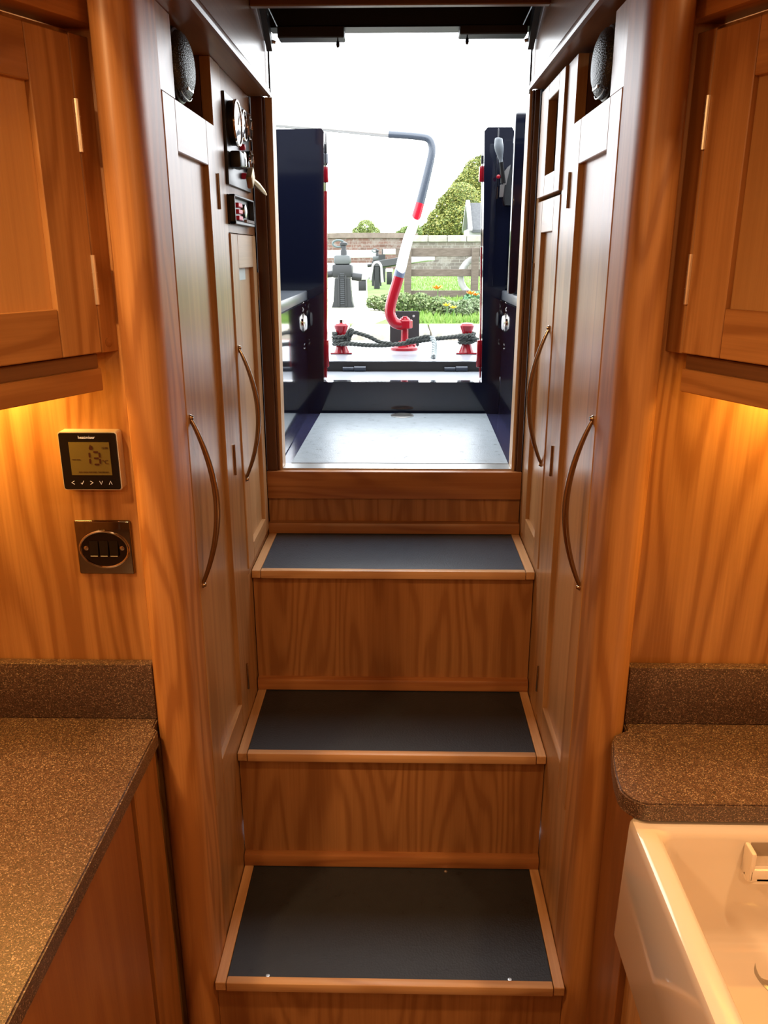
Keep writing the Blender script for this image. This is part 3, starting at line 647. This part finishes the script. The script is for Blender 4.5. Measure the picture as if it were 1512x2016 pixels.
# throttle
t = thing('throttle_control','grey and chrome single-lever throttle on the navy right post','throttle',(.33,2.66,1.75))
MB().prism([(.337,1.742),(.352,1.742),(.353,1.835),(.345,1.855),(.337,1.850),(.329,1.825),(.331,1.76)],2.655,2.689,'Y').build('housing', mat('dark_grey_casting',(.06,.065,.07),.3,.5), t)
MB().prism([(.337,1.850),(.345,1.856),(.334,1.80),(.326,1.80),(.328,1.838)],2.645,2.670,'Y').build('chrome_shoulder', STEEL, t)
MB().tube([(.3245,2.648,1.805),(.3200,2.640,1.835),(.3140,2.632,1.865)],[.0085,.0065,.0060],12).build('lever', BLACKP, t)
MB().tube(smooth_path([(.3140,2.632,1.862),(.3090,2.628,1.885),(.3045,2.624,1.905),(.3030,2.622,1.922),(.3030,2.622,1.9265)],5),[.006]*3+[.0075,.009,.0105,.0115,.0125,.0130,.0135,.0135,.0135,.0130,.0125,.0122,.012,.0115,.0110,.0105,.009,.005][:18],16).build('grip', mat('grey_grip',(.16,.18,.20),.35), t)
MB().prism([(.316,1.765),(.325,1.765),(.329,1.80),(.317,1.80)],2.64,2.665,'Y').build('bracket', STEEL, t)
MB().lathe((.309,2.645,1.822),(0,-1,0),[(.006,0),(.006,.005),(.003,.007)],14).build('button', RED, t)

# ================================================================== COUNTER DECK AND TILLER
ht = thing('stern_hatch_lid','pale grey flat hatch lid behind the rear bulkhead','hatch',(0,2.85,1.15))
MB().box(-.70,.70,YF+.10,2.966,1.165,1.190,.003).build('lid', GREYDECK, ht)
MB().box(-.70,.70,YF+.046,YF+.1,1.150,1.192,.001).build('front_strip', GREYDECK, ht)
for x in (-.1540,.2170):
    h = MB().tube([(x-.042,2.966,1.199),(x-.002,2.966,1.199)],.0075,14)
    h.tube([(x,2.966,1.200),(x+.042,2.966,1.200)],.0095,14).build('hinge', mat('dark_blue_hinge_%d'%(x>0),(.03,.04,.06),.3), ht)
cd = thing('counter_deck','grey rounded stern counter deck carrying the tiller and mooring bollards','deck',(0,3.3,1.0))
out = [(-.72,2.975)]+[(.02+.80*math.cos(math.radians(a)),3.12+.62*math.sin(math.radians(a))) for a in range(180,-1,-10)]+[(.76,2.975)]
mb = MB(); mb.prism(out[::-1],1.165,1.223); mb.build('edge_band', BLACKPAINT, cd)
MB().prism([(.02+(x-.02)*.99,2.978+(y-2.975)*.99) for x,y in out[::-1]],1.2235,1.2255).build('deck_surface', GREYDECK, cd)
MB().prism([(.02+(x-.02)*.9,2.98+(y-2.975)*.9) for x,y in out[::-1]],.60,1.164).build('hull', BLACKPAINT, cd)
def bollard(x,y,cap,label):
    t = thing('mooring_bollard',label,'bollard',(x,y,1.2255),'red bollards on the counter')
    z = 1.2255
    MB().box(x-.042,x+.042,y-.03,y+.03,z,z+.006,.002).build('base_plate', RED, t)
    MB().lathe((x,y,z+.006),(0,0,1),[(.031,0),(.027,.008),(.022,.020),(.018,.035),(.0165,.060),(.018,.072),(.026,.094),(.0275,.102),(.022,.110),(.010,.113),(0,.113)],24).build('stem', RED, t)
    if cap: MB().lathe((x,y,z+.118),(0,0,1),[(.009,0),(.009,.012),(.006,.015),(0,.015)],14).build('cap', CHROME, t)
bollard(-.2176,3.22,True,'red mooring bollard with silver cap left of the tiller'); bollard(.274,3.22,False,'red mooring bollard right of the tiller')
# rope
ROPE = mat('dark_grey_green_rope',(.055,.062,.055),.8)
PALEROPE = mat('worn_pale_grey_rope',(.26,.29,.29),.8)
def strands(mb, path, R, pitch):
    P = [Vector(p) for p in path]; L = 0; acc = [0]
    for a,b in zip(P,P[1:]): L += (b-a).length; acc.append(L)
    for k in range(3):
        q = []; up = Vector((0,0,1))
        for i,p in enumerate(P):
            t = (P[min(i+1,len(P)-1)]-P[max(i-1,0)]).normalized()
            a = t.cross(up) if abs(t.dot(up)) < .98 else t.cross(Vector((0,1,0))); a.normalize(); b = a.cross(t)
            th_ = 2*PI*(acc[i]/pitch+k/3); q.append(p+(a*math.cos(th_)+b*math.sin(th_))*R*.5)
        mb.tube(q, R*.58, 6)
def coil(cx,cy,z0,turns,r,dz,ph=0): return [(cx+r*math.cos(2*PI*t/14+ph),cy+r*math.sin(2*PI*t/14+ph),z0+dz*t/14) for t in range(int(turns*14)+1)]
rp_ = thing('mooring_rope','dark twisted mooring rope strung between the red bollards','rope',(.02,3.2,1.23))
def zy(y): return 1.225+(697-y)*.00192
def xx(p): return .0318+(p-797)*.00200
R0 = .0085
mb = MB()
strands(mb, coil(-.2176,3.22,1.262,3.2,.030,.0135,PI), R0, .045)
strands(mb, smooth_path([(-.2176,3.185,1.265),(xx(690),3.16,zy(674)),(xx(725),3.15,zy(676)),(xx(760),3.15,zy(676)),(xx(795),3.16,zy(673)),(xx(830),3.17,zy(668)),(xx(865),3.18,zy(664)),(xx(900),3.19,zy(661)),(.274,3.185,zy(660))],12), R0, .045)
strands(mb, smooth_path([(-.2,3.19,1.295),(xx(697),3.17,zy(652)),(xx(712),3.165,zy(655)),(xx(730),3.16,zy(661)),(xx(748),3.155,zy(670)),(xx(770),3.148,zy(673))],12), R0*.9, .045)
strands(mb, smooth_path([(xx(690),3.19,zy(662)),(xx(696),3.18,zy(650)),(xx(692),3.175,zy(647)),(xx(686),3.18,zy(655)),(xx(690),3.185,zy(668))],8), R0*.8, .045)
strands(mb, smooth_path([(xx(800),3.155,zy(668)),(xx(822),3.15,zy(663)),(xx(838),3.148,zy(659)),(xx(850),3.146,zy(662))],8), R0*.9, .045)
mb.build('rope_run', ROPE, rp_)
mb = MB(); strands(mb, coil(.274,3.22,1.268,2.6,.028,.0135,PI), R0, .045)
strands(mb, smooth_path([(.29,3.19,1.295),(.31,3.185,1.282),(.345,3.18,1.272),(.40,3.2,1.25),(.46,3.25,1.235)],8), R0*1.1, .045)
mb.build('rope_coil', ROPE, rp_)
mb = MB(); strands(mb, smooth_path([(xx(848),3.146,zy(660)),(.143,3.11,1.278),(.141,3.07,1.256),(.139,3.03,1.242),(.135,2.995,1.2385)],8), .010, .05)
mb.build('rope_tail', PALEROPE, rp_, 'worn paler rope end hanging down')
# tiller
tl = thing('tiller','red white and blue swan-neck tiller rising from the stern counter','tiller',(.032,3.35,1.2255))
MB().lathe((.030,3.35,1.2255),(0,0,1),[(.056,0),(.056,.010),(.050,.016),(.044,.018),(.044,.024),(.026,.026),(.024,.034),(.020,.036)],30).build('rudder_flange', RED, tl)
mb = MB()
for k in range(8): mb.lathe((.030+.046*math.cos(k*PI/4+.3),3.35+.046*math.sin(k*PI/4+.3),1.2415),(0,0,1),[(.005,0),(.005,.006),(.003,.007)],6)
mb.build('flange_bolts', RED, tl)
MB().tube([(.0315,3.35,1.25),(.0315,3.35,1.322)],.0150,16).build('rudder_stock', RED, tl)
MB().lathe((.0325,3.35,1.312),(0,0,1),[(.028,0),(.031,.003),(.031,.030),(.028,.034),(.020,.035),(.018,.041),(.011,.042),(.010,.047),(0,.047)],24).build('boss', RED, tl)
key = [(.030,3.345,1.328),(.005,3.34,1.3285),(-.014,3.34,1.340),(-.0255,3.34,1.362),(-.0275,3.34,1.388),(-.0205,3.34,1.424),(.0063,3.34,1.5125),(.0378,3.34,1.6375),(.0660,3.34,1.715),(.0875,3.34,1.787),(.105,3.34,1.855),(.1195,3.34,1.914),(.1300,3.34,1.963),(.1300,3.34,1.990),(.1195,3.34,2.011),(.0950,3.34,2.020),(.030,3.34,2.0265),(-.0344,3.34,2.0308)]
sp_ = smooth_path(key, 8); n = len(sp_)
rad = [max(.0120,.0215-.0095*i/n*1.15) for i in range(n)]
i1 = 6*8+1; i2 = 9*8
MB().tube(sp_[:i1], [.0215]*i1, 20).build('swan_neck', RED, tl)
# spiral painted length
def spiral():
    m = mat('barber_pole_paint', rough=.2); P = m.node_tree.nodes['Principled BSDF']; tc = nd(m,'ShaderNodeTexCoord'); sx_ = nd(m,'ShaderNodeSeparateXYZ'); lk(m, tc.outputs['Object'], sx_.inputs[0])
    # angle round the leaning bar + height
    a = nd(m,'ShaderNodeMath', operation='MULTIPLY_ADD'); a.inputs[1].default_value = -.30; lk(m, sx_.outputs[2], a.inputs[0]); lk(m, sx_.outputs[0], a.inputs[2])
    at = nd(m,'ShaderNodeMath', operation='ARCTAN2'); lk(m, sx_.outputs[1], at.inputs[0]); lk(m, a.outputs[0], at.inputs[1])
    b = nd(m,'ShaderNodeMath', operation='MULTIPLY_ADD'); b.inputs[1].default_value = 1/(2*PI); lk(m, at.outputs[0], b.inputs[0])
    c = nd(m,'ShaderNodeMath', operation='MULTIPLY_ADD'); c.inputs[1].default_value = 3.2; c.inputs[2].default_value = .35; lk(m, sx_.outputs[2], c.inputs[0]); lk(m, c.outputs[0], b.inputs[2])
    fr = nd(m,'ShaderNodeMath', operation='FRACT'); lk(m, b.outputs[0], fr.inputs[0])
    r = ramp(m, [(0,(.75,.75,.74)),(.62,(.50,.012,.03)),(.82,(.10,.12,.18))]); r.color_ramp.interpolation = 'CONSTANT'; lk(m, fr.outputs[0], r.inputs[0]); lk(m, r.outputs[0], P.inputs['Base Color'])
    return m
MB().tube(sp_[i1-1:i2+1], [.0215-.0045*k/(i2-i1+1) for k in range(i2-i1+2)], 24).build('spiral_section', spiral(), tl)
MB().tube(sp_[i2:], [max(.0125,.017-.006*k/(n-i2)) for k in range(n-i2)], 20).build('upper_bend', mat('blue_grey_paint',(.07,.085,.11),.25), tl)
MB().tube([(-.034,3.34,2.0308),(-.20,3.34,2.045),(-.60,3.34,2.078)],[.0115,.0100,.010],16).build('tiller_bar', mat('pale_polished_bar',(.62,.60,.56),.3,.5), tl)
fp = thing('swim_fender_plate','small black upright plate with two white screws behind the tiller','plate',(.032,3.46,1.2255))
MB().prism(rrect(-.030,.093,1.2262,1.372,.008,3),3.46,3.475,'Y').build('plate', mat('matt_black',(.02,.02,.02),.6), fp)
for x in (-.006,.069): MB().lathe((x,3.46,1.352),(0,-1,0),[(.005,0),(.004,.002),(0,.0025)],12).build('screw', WHITEPAINT, fp)

# ================================================================== LOCKSIDE
def noisecol(name, stops, scale, rough=.9, detail=5, axis_scale=(1,1,1), bmp=.3):
    m = mat(name, rough=rough); tc = nd(m,'ShaderNodeTexCoord'); mp = nd(m,'ShaderNodeMapping'); mp.inputs['Scale'].default_value = axis_scale
    lk(m, tc.outputs['Object'], mp.inputs[0]); n = noise(m, mp.outputs[0], scale, detail, .6); r = ramp(m, stops); lk(m, n.outputs[0], r.inputs[0])
    lk(m, r.outputs[0], m.node_tree.nodes['Principled BSDF'].inputs['Base Color']); 
    if bmp: bump(m, n.outputs[0], bmp, .01)
    return m
GRASS = noisecol('meadow_grass', [(.3,(.07,.125,.015)),(.55,(.10,.18,.026)),(.75,(.145,.20,.05))], 1.6)
g = MB().box(-60,60,9.72,45.69,.5,.80,0).build('lawn', GRASS); tag(g,'bright green lockside lawn beyond the boat','grass',kind='structure')
g = MB().box(-60,60,45.7,130,.5,.9,0).build('field', GRASS); tag(g,'green ground beyond the brick bridge wall','grass',kind='structure')
PATHM = noisecol('pale_gritty_path', [(.3,(.22,.24,.13)),(.5,(.40,.38,.30)),(.7,(.50,.47,.40))], 3)
tag(MB().prism([(-9,9.9),(-.30,9.9),(-.05,11.2),(-.20,13.2),(-.55,14.2),(-1.2,30),(-9,30)],.798,.806).build('towpath', PATHM),'pale gritty lockside path on the left','path',kind='structure')
WATER = mat('canal_water',(.05,.06,.045),.08)
tag(MB().box(-60,60,2.0,8.84,.40,.52,0).build('water', WATER),'grey-green canal water behind the boat','water',kind='structure')
STN = noisecol('weathered_coping_stone', [(.3,(.26,.23,.18)),(.6,(.40,.37,.31)),(.8,(.50,.48,.43))], 5)
STN2 = noisecol('mossy_stone_wall', [(.3,(.14,.13,.10)),(.6,(.24,.22,.18)),(.8,(.33,.30,.26))], 6)
rn = random.Random(3); x = -4.0; i = 0; places = ['far left','left','behind the paddle gear','behind the left bollard','behind the tiller','right of the tiller','behind the right bollard','right','far right','outermost right']
while x < 4.0:
    w = rn.uniform(.75,1.0); mb = MB().box(x,x+w-.015,8.75,9.715,.617,.815,.02,2)
    tag(mb.build('coping_stone', STN), 'worn pale coping stone on the lock edge, '+places[min(i,9)], 'stone', 'coping stones along the lock edge'); x += w; i += 1
def brick(name, c1, c2, mortar, bw=.23, bh=.075):
    m = mat(name, rough=.9); P = m.node_tree.nodes['Principled BSDF']; tc = nd(m,'ShaderNodeTexCoord'); sp2 = nd(m,'ShaderNodeSeparateXYZ'); cb = nd(m,'ShaderNodeCombineXYZ')
    lk(m, tc.outputs['Object'], sp2.inputs[0]); lk(m, sp2.outputs[0], cb.inputs[0]); lk(m, sp2.outputs[2], cb.inputs[1])
    b = nd(m,'ShaderNodeTexBrick'); b.inputs['Scale'].default_value = 1; b.inputs['Brick Width'].default_value = bw; b.inputs['Row Height'].default_value = bh; b.inputs['Mortar Size'].default_value = .010
    b.inputs['Color1'].default_value = (*c1,1); b.inputs['Color2'].default_value = (*c2,1); b.inputs['Mortar'].default_value = (*mortar,1); lk(m, cb.outputs[0], b.inputs['Vector'])
    n = noise(m, tc.outputs['Object'], 2.2, 6, .75); r = ramp(m, [(.50,(0,0,0)),(.60,(1,1,1))]); lk(m, n.outputs[0], r.inputs[0])
    mx = nd(m,'ShaderNodeMix', data_type='RGBA'); mx.inputs[7].default_value = (*mortar,1); lk(m, b.outputs[0], mx.inputs[6])
    k_ = nd(m,'ShaderNodeMath', operation='MULTIPLY'); k_.inputs[1].default_value = .65; lk(m, r.outputs[0], k_.inputs[0]); lk(m, k_.outputs[0], mx.inputs[0]); lk(m, mx.outputs[2], P.inputs['Base Color'])
    return m
BR1 = brick('red_brick',(.12,.065,.050),(.17,.09,.07),(.24,.21,.19),.45,.16)
tag(MB().box(-12,12,8.85,9.7,.3,.615,0).build('lock_wall', STN2),'stone lock wall below the coping','wall',kind='structure')
tag(MB().box(-3.2,.15,7.05,8.0,.52,.70,.03,2).build('lock_ledge', STN),'pale stone ledge low behind the left bollard','ledge')
tag(MB().box(.55,3.0,7.9,8.7,.50,.74,.02,1).build('brick_pier', brick('lock_brick',(.22,.10,.07),(.28,.14,.10),(.35,.3,.26))),'low reddish brick pier behind the right bollard','brickwork')
# bridge parapets
bl = thing('bridge_parapet','long reddish brick bridge parapet with stone coping across the far side','parapet wall',(-3,45,.8))
n_=16; top = [(-14+ i*(14.9/n_), 2.66-.0045*(-14+i*(14.9/n_)+2.0)**2*1.0) for i in range(n_+1)]
MB().prism([(-14,.8)]+[(x,z-.25) for x,z in top]+[(.9,.8)],45,45.5,'Y').build('brick_face', BR1, bl)
mb = MB(); mb.prism([(x,z-.25) for x,z in top]+[(x,z) for x,z in top[::-1]],44.9,45.6,'Y'); mb.build('coping', noisecol('pinkish_coping',[(.3,(.15,.115,.095)),(.7,(.22,.175,.145))],4), bl)
br = thing('bridge_wing_wall','grey-brown brick wing wall with flat stone caps behind the fence','wing wall',(3.2,42,.8))
MB().box(.45,9,42,42.4,.7,2.15,0).build('brick_face', brick('grey_brick',(.11,.095,.082),(.16,.135,.11),(.24,.225,.20),.45,.16), br)
mb = MB()
for i in range(9): mb.box(.40+i*.95,.40+i*.95+.93,41.9,42.5,2.15,2.46,.03)
mb.build('cap_stone', noisecol('grey_capstone',[(.3,(.24,.22,.19)),(.7,(.36,.34,.30))],3), br)
# cottage
ct = thing('lock_cottage','grey slate roofed white cottage at the right behind the wall','cottage',(6.2,47,.8))
MB().box(3.75,9.5,47,51,.7,2.9,0).build('wall', WHITEPAINT, ct)
MB().prism([(46.7,2.85),(49,4.35),(51.3,2.85),(51.3,2.7),(46.7,2.7)],3.9,9.8,'X').build('roof', noisecol('grey_slate',[(.3,(.065,.068,.072)),(.7,(.10,.103,.107))],6), ct)
MB().prism([(46.6,2.80),(46.6,2.95),(49,4.5),(51.4,2.95),(51.4,2.80),(49,4.33)],3.68,3.9,'X').build('bargeboard', WHITEPAINT, ct)
# fence
WOOD = noisecol('weathered_grey_timber',[(.3,(.085,.065,.05)),(.7,(.14,.11,.09))],8,axis_scale=(1,1,6))
fe = thing('timber_fence','weathered grey three-rail timber fence on the lawn','fence',(.9,15.6,.8))
sc_ = 15.6/16.5
fx = lambda x: .015+(x-.015)*sc_
for x in (.150,1.462,2.80): MB().box(fx(x)-.065,fx(x)+.065,15.55,15.68,.78,1.705,.008).build('post', WOOD, fe)
for z,h in ((1.625,.075),(1.262,.065),(.885,.060)):
    MB().box(fx(-.09) if z > 1.6 else fx(.18),fx(2.9),15.66,15.72,z-h,z+h,.006).build('rail', WOOD, fe)
# life ring
lr = thing('life_ring','white lifebuoy ring hanging behind the right fence post','lifebuoy',(1.52,15.85,1.15))
cx,cz = 1.475,1.185
MB().tube([(cx+.335*math.cos(a),15.84,cz+.335*math.sin(a)) for a in [k*2*PI/40 for k in range(40)]],.060,14,closed=True).build('ring', WHITEPAINT, lr)
mb = MB()
for q_ in range(4):
    a0 = PI/4+q_*PI/2; mb.tube([(cx+.335*math.cos(a0+d_),15.84,cz+.335*math.sin(a0+d_)) for d_ in (-.10,0,.10)],.063,14)
mb.build('band', mat('pale_grey_band',(.45,.45,.45),.5), lr)
# paddle gear
GB = mat('black_iron_paint',(.010,.012,.013),.45)
def gear(X,Y,k,label,full=True):
    t = thing('paddle_gear',label,'paddle gear',(X,Y,.80),'lock paddle gears'); z = .80
    MB().prism([(X-.175*k,z),(X+.175*k,z),(X+.145*k,z+.10*k),(X+.115*k,z+.45*k),(X-.115*k,z+.45*k),(X-.145*k,z+.10*k)],Y-.14*k,Y+.14*k,'Y').build('pedestal', GB, t)
    mb = MB()
    for i in range(16): mb.box(X-.035*k,X+.035*k,Y-.165*k,Y-.14*k,z+(.06+i*.030)*k,z+(.076+i*.030)*k,.002)
    mb.build('toothed_rack', mat('rack_steel_%s'%('a' if full else 'b'),(.05,.055,.06),.4,.5), t)
    for q_ in (-1,1): MB().box(X+q_*.055*k-.012*k,X+q_*.055*k+.012*k,Y-.17*k,Y-.14*k,z+.02*k,z+.50*k,.003).build('guide_rail', GB, t)
    MB().box(X-.155*k,X+.155*k,Y-.16*k,Y+.14*k,z+.46*k,z+.66*k,.03,2).build('gear_housing', GB, t)
    MB().box(X-.13*k,X+.13*k,Y-.15*k,Y+.12*k,z+.66*k,z+.80*k,.035,2).build('housing_cap', mat('worn_grey_iron_%s'%('a' if full else 'b'),(.07,.08,.08),.4), t)
    MB().tube([(X-.15*k,Y-.05,z+.52*k),(X-.30*k,Y-.05,z+.50*k)],.05*k,12).build('spindle', GB, t)
    MB().tube([(X+.15*k,Y-.05,z+.48*k),(X+.30*k,Y-.05,z+.46*k)],.06*k,12).build('spindle', GB, t)
    mb = MB(); mb.lathe((X+.02*k,Y,z+.70*k),(0,0,1),[(.05*k,0),(.05*k,.16*k),(.04*k,.18*k),(.04*k,.24*k),(.06*k,.25*k),(.06*k,.28*k),(.02*k,.30*k)],14); mb.build('lifting_post', GB, t)
    MB().tube([(X-.06*k+.09*k*math.cos(a),Y,z+(.97+.05*math.sin(a))*k) for a in [i*2*PI/18 for i in range(18)]],.016*k,8,closed=True).build('hand_wheel', mat('grey_green_wheel_%s'%('a' if full else 'b'),(.07,.10,.10),.4), t)
gear(-.885,13.0,.98,'black iron paddle gear with toothed rack nearest the boat')
gear(-.72,25.5,.92,'smaller black paddle gear post farther along the lock',False)
# balance beams
def beam(name_label, a, b, h, w, tip, m1=GB):
    t = thing('balance_beam', name_label, 'balance beam', (a[0],a[1],.8), 'lock gate beams')
    A, B = Vector(a), Vector(b); d = (B-A).normalized(); n2_ = Vector((-d.y,d.x,0)).normalized(); up = d.cross(n2_)*-1 if d.cross(n2_).z < 0 else d.cross(n2_); l = (B-A).length
    MB().obox(A,d,n2_,up,0,l*(1-tip),-w/2,w/2,-h/2,h/2,.015).build('timber', m1, t)
    MB().obox(A,d,n2_,up,l*(1-tip)+.001,l,-w/2,w/2,-h/2,h/2,.015).build('white_end', WHITEPAINT, t)
    for s_ in (.3,): MB().box(A.x+.0-w/2,A.x+w/2,A.y-.1,A.y+.1,.79,A.z-h/2,.01).build('gate_post', m1, t)
beam('dark lock beam with white tip crossing behind the tiller', (-.62,22,1.33),(.75,20.5,1.53),.18,.25,.30)
beam('thick dark beam end at the left behind the paddle gear', (-2.6,16.5,1.42),(-1.20,14.4,1.20),.36,.34,.01)
beam('long white balance beam beyond the paddle gear', (-3.9,27,1.58),(-.75,27.5,1.60),.24,.25,.98)
beam('pale horizontal beam right of the far paddle post', (-.55,25,1.66),(.40,25,1.66),.16,.2,.97)
wa = thing('white_arch_guard','white curved guard plate over a black post by the far gear','guard',(-.55,20,.8))
mb = MB(); A_ = [(-.56+.13*math.cos(math.radians(a)),1.28+.16*math.sin(math.radians(a))) for a in range(0,181,15)]; I_ = [(-.56+.085*math.cos(math.radians(a)),1.27+.12*math.sin(math.radians(a))) for a in range(180,-1,-15)]
mb.prism([(-.40,.95)]+A_+[(-.74,1.0)]+[(-.69,1.0)]+I_+[(-.46,.95)],20,20.3,'Y'); mb.build('arch', WHITEPAINT, wa); MB().box(-.63,-.49,20.05,20.25,.79,1.33,.02).build('post', GB, wa)
def lockpost(x,y,w,h,capw,label):
    t = thing('lock_bollard',label,'post',(x,y,.8),'short lockside posts')
    MB().box(x-w/2,x+w/2,y-w/2,y+w/2,.79,.8+h,.02,2).build('post', GB, t); MB().box(x-capw/2,x+capw/2,y-capw/2,y+capw/2,.8+h,.8+h*1.3,.02,2).build('white_cap', WHITEPAINT, t)
lockpost(-.86,19,.17,.24,.28,'short black post with white cap right of the near paddle gear'); lockpost(-.30,23,.15,.32,.20,'small black post with white cap behind the tiller')
tag(MB().box(-3.0,-.55,28.0,29.0,.80,1.30,.05).build('lock_gate_walkway', WHITEPAINT),'whitewashed low lock structure beyond the gears','lock structure')
# vegetation
def leaves(mb, blobs, n, size, rnd, mats=3):
    tot = sum(b[3]**2 for b in blobs)
    for (x,y,z,r) in blobs:
        for i in range(int(n*r*r/tot)):
            v = Vector((rnd.gauss(0,1),rnd.gauss(0,1),rnd.gauss(0,1))).normalized()*r*(1-.35*rnd.random()**2); c = Vector((x,y,z))+Vector((v.x,v.y,v.z*.85))
            a = Vector((rnd.gauss(0,1),rnd.gauss(0,1),rnd.gauss(0,1))).normalized(); b = a.orthogonal().normalized(); s_ = size*rnd.uniform(.6,1.4)
            mb.mi = rnd.randrange(mats); mb.quad(c-a*s_*.5,c+b*s_*.3,c+a*s_*.5,c-b*s_*.3)
def leafmats(cs,nm): return [mat('%s_leaf_%d'%(nm,i),c,.6) for i,c in enumerate(cs)]
BARK = mat('grey_bark',(.12,.10,.075),.9)
def tree(X,Y,z0,blobs,n,size,cs,label,nm,seed):
    t = thing('tree',label,'tree',(X,Y,z0),'trees behind the bridge'); rnd = random.Random(seed)
    mb = MB(); leaves(mb, blobs, n, size, rnd, len(cs)); mb.build('foliage', leafmats(cs,nm), t)
    mb = MB(); mb.tube([(X,Y,z0-.0),(X+.1,Y,z0+1.5),(X,Y,max(b[2] for b in blobs)-.3)],[.28,.22,.06],10)
    for (x,y,z,r) in blobs: mb.tube([(X,Y,z0+1+.3*(z-z0-1)),((X+x)/2,(Y+y)/2,(z+z0+1)/2+.2),(x,y,z)],[.12,.08,.03],6)
    mb.build('trunk', BARK, t)
YG = [(.22,.24,.045),(.16,.20,.04),(.29,.28,.065),(.11,.15,.035)]
tree(4.6,62,.9,[(2.3,62,3.1,.9),(2.9,62,3.9,1.0),(3.6,62,4.8,1.1),(3.2,61.5,3.2,1.2),(4.3,61.8,5.4,1.2),(4.4,61.5,3.8,1.6)],26000,.16,YG,'yellow-green shrubby tree rising left of the cottage','mid',1)
tree(6.2,68,.9,[(5.0,68,6.3,1.2),(6.2,68,7.6,1.4),(6.0,67.5,5.2,1.7),(7.2,68,8.3,1.3),(4.5,67.5,4.9,1.0),(7.5,67.5,6,1.8),(5.5,67.6,6.9,1.2),(5.2,67.4,5.4,1.4)],40000,.16,YG,'tall yellow-green autumn tree at the right behind the wall','tall',2)
tree(-2.5,60,.9,[(-2.45,60,3.35,.62),(-2.95,60,3.0,.5),(-1.95,60,3.0,.5),(-2.4,60,2.6,.6)],6000,.11,[(.16,.22,.05),(.22,.26,.07)],'small rounded green tree above the parapet at left','smallleft',3)
tree(.35,60,.9,[(.45,60,2.95,.6),(.0,60,2.8,.45),(.9,60,3.1,.6)],6000,.11,[(.15,.22,.06),(.21,.26,.08)],'small green tree behind the tiller','smallright',4)
def bush(X,Y,w,h,n,cs,label,nm,seed):
    rnd = random.Random(seed); mb = MB(); leaves(mb,[(X+dx*w,Y+rnd.uniform(-.3,.3),.80+h*rnd.uniform(.35,.6),h*.55) for dx in (-.4,-.15,.1,.35)],n,.05,rnd,len(cs))
    tag(mb.build('bush', leafmats(cs,nm)),label,'bush','low bushes beside the lock')
BG = [(.08,.13,.035),(.13,.18,.055),(.18,.22,.09)]
bush(.20,11.6,.9,.26,2600,BG,'low grey-green bush right of the tiller base','bush_a',5)
bush(.78,11.3,.6,.22,2400,[(.10,.15,.06),(.17,.21,.11)],'pale feathery bush in the middle of the flower bed','bush_b',6)
bush(1.34,12.4,.6,.32,2600,[(.06,.18,.08),(.12,.26,.12)],'dark bluish-green bush by the right door edge','bush_c',7)
bush(-.18,12.4,.5,.20,1200,BG,'small bush left of the flower bed','bush_d',8)
# loose grass tufts
rnd = random.Random(9); mb = MB()
for i in range(7000):
    y = 10+ 22*rnd.random()**1.7; x = rnd.uniform(-.10,1.9)*(y/14)
    if x < -.3: continue
    h = rnd.uniform(.03,.09); a = rnd.uniform(0,PI); w = .012; dx,dy = math.cos(a)*w,math.sin(a)*w; mb.mi = rnd.randrange(2)
    f_ = mb.bm.faces.new([mb.bm.verts.new(p) for p in ((x-dx,y-dy,.80),(x+dx,y+dy,.80),(x+rnd.uniform(-.03,.03),y,.80+h))]); f_.material_index = mb.mi
tag(mb.build('grass_tufts', [mat('grass_blade_a',(.13,.25,.03),.6),mat('grass_blade_b',(.20,.30,.06),.6)]),'short bright grass blades on the lawn','grass',kind='stuff')
OR = mat('orange_petals',(.85,.28,.02),.5); YE = mat('yellow_petals',(.85,.60,.05),.5); STEM = mat('green_stem',(.08,.18,.03),.6)
fl = [(.55,12.3,.30,OR,.10),(1.02,12.0,.24,OR,.09),(1.10,12.1,.22,OR,.07),(.60,10.6,.16,YE,.07),(.68,10.5,.14,YE,.06),(1.12,9.95,.20,YE,.10),(1.20,10.1,.30,YE,.08),(1.17,9.9,.12,YE,.08),(-.08,12.9,.12,YE,.05)]
fw = ['orange marigold head nearest the fence foot','orange marigold head left of its pair at mid-right','orange marigold head right of its pair at mid-right','yellow flower left of the two below the pale bush','yellow flower right of the two below the pale bush','lower large yellow bloom at the right door edge','highest yellow bloom at the right door edge','lowest yellow bloom at the right door edge','tiny yellow flower beside the path']
for (x,y,h,m_,r),lb in zip(fl,fw):
    t = thing('marigold',lb,'flower',(x,y,.8),'marigolds in the flower bed'); z = .8+h
    mb = MB()
    for k in range(14):
        a = k*2*PI/14*1.0; c = Vector((x,y,z)); d = Vector((math.cos(a),math.sin(a)*.8,.35 if k%2 else .7)).normalized(); s_ = d.cross(Vector((0,0,1))).normalized()
        mb.quad(c,c+d*r*.6+s_*r*.25,c+d*r,c+d*r*.6-s_*r*.25)
    mb.build('petals', m_, t); MB().tube([(x,y,.79),(x+.01,y,z)],.006,6).build('stem', STEM, t)
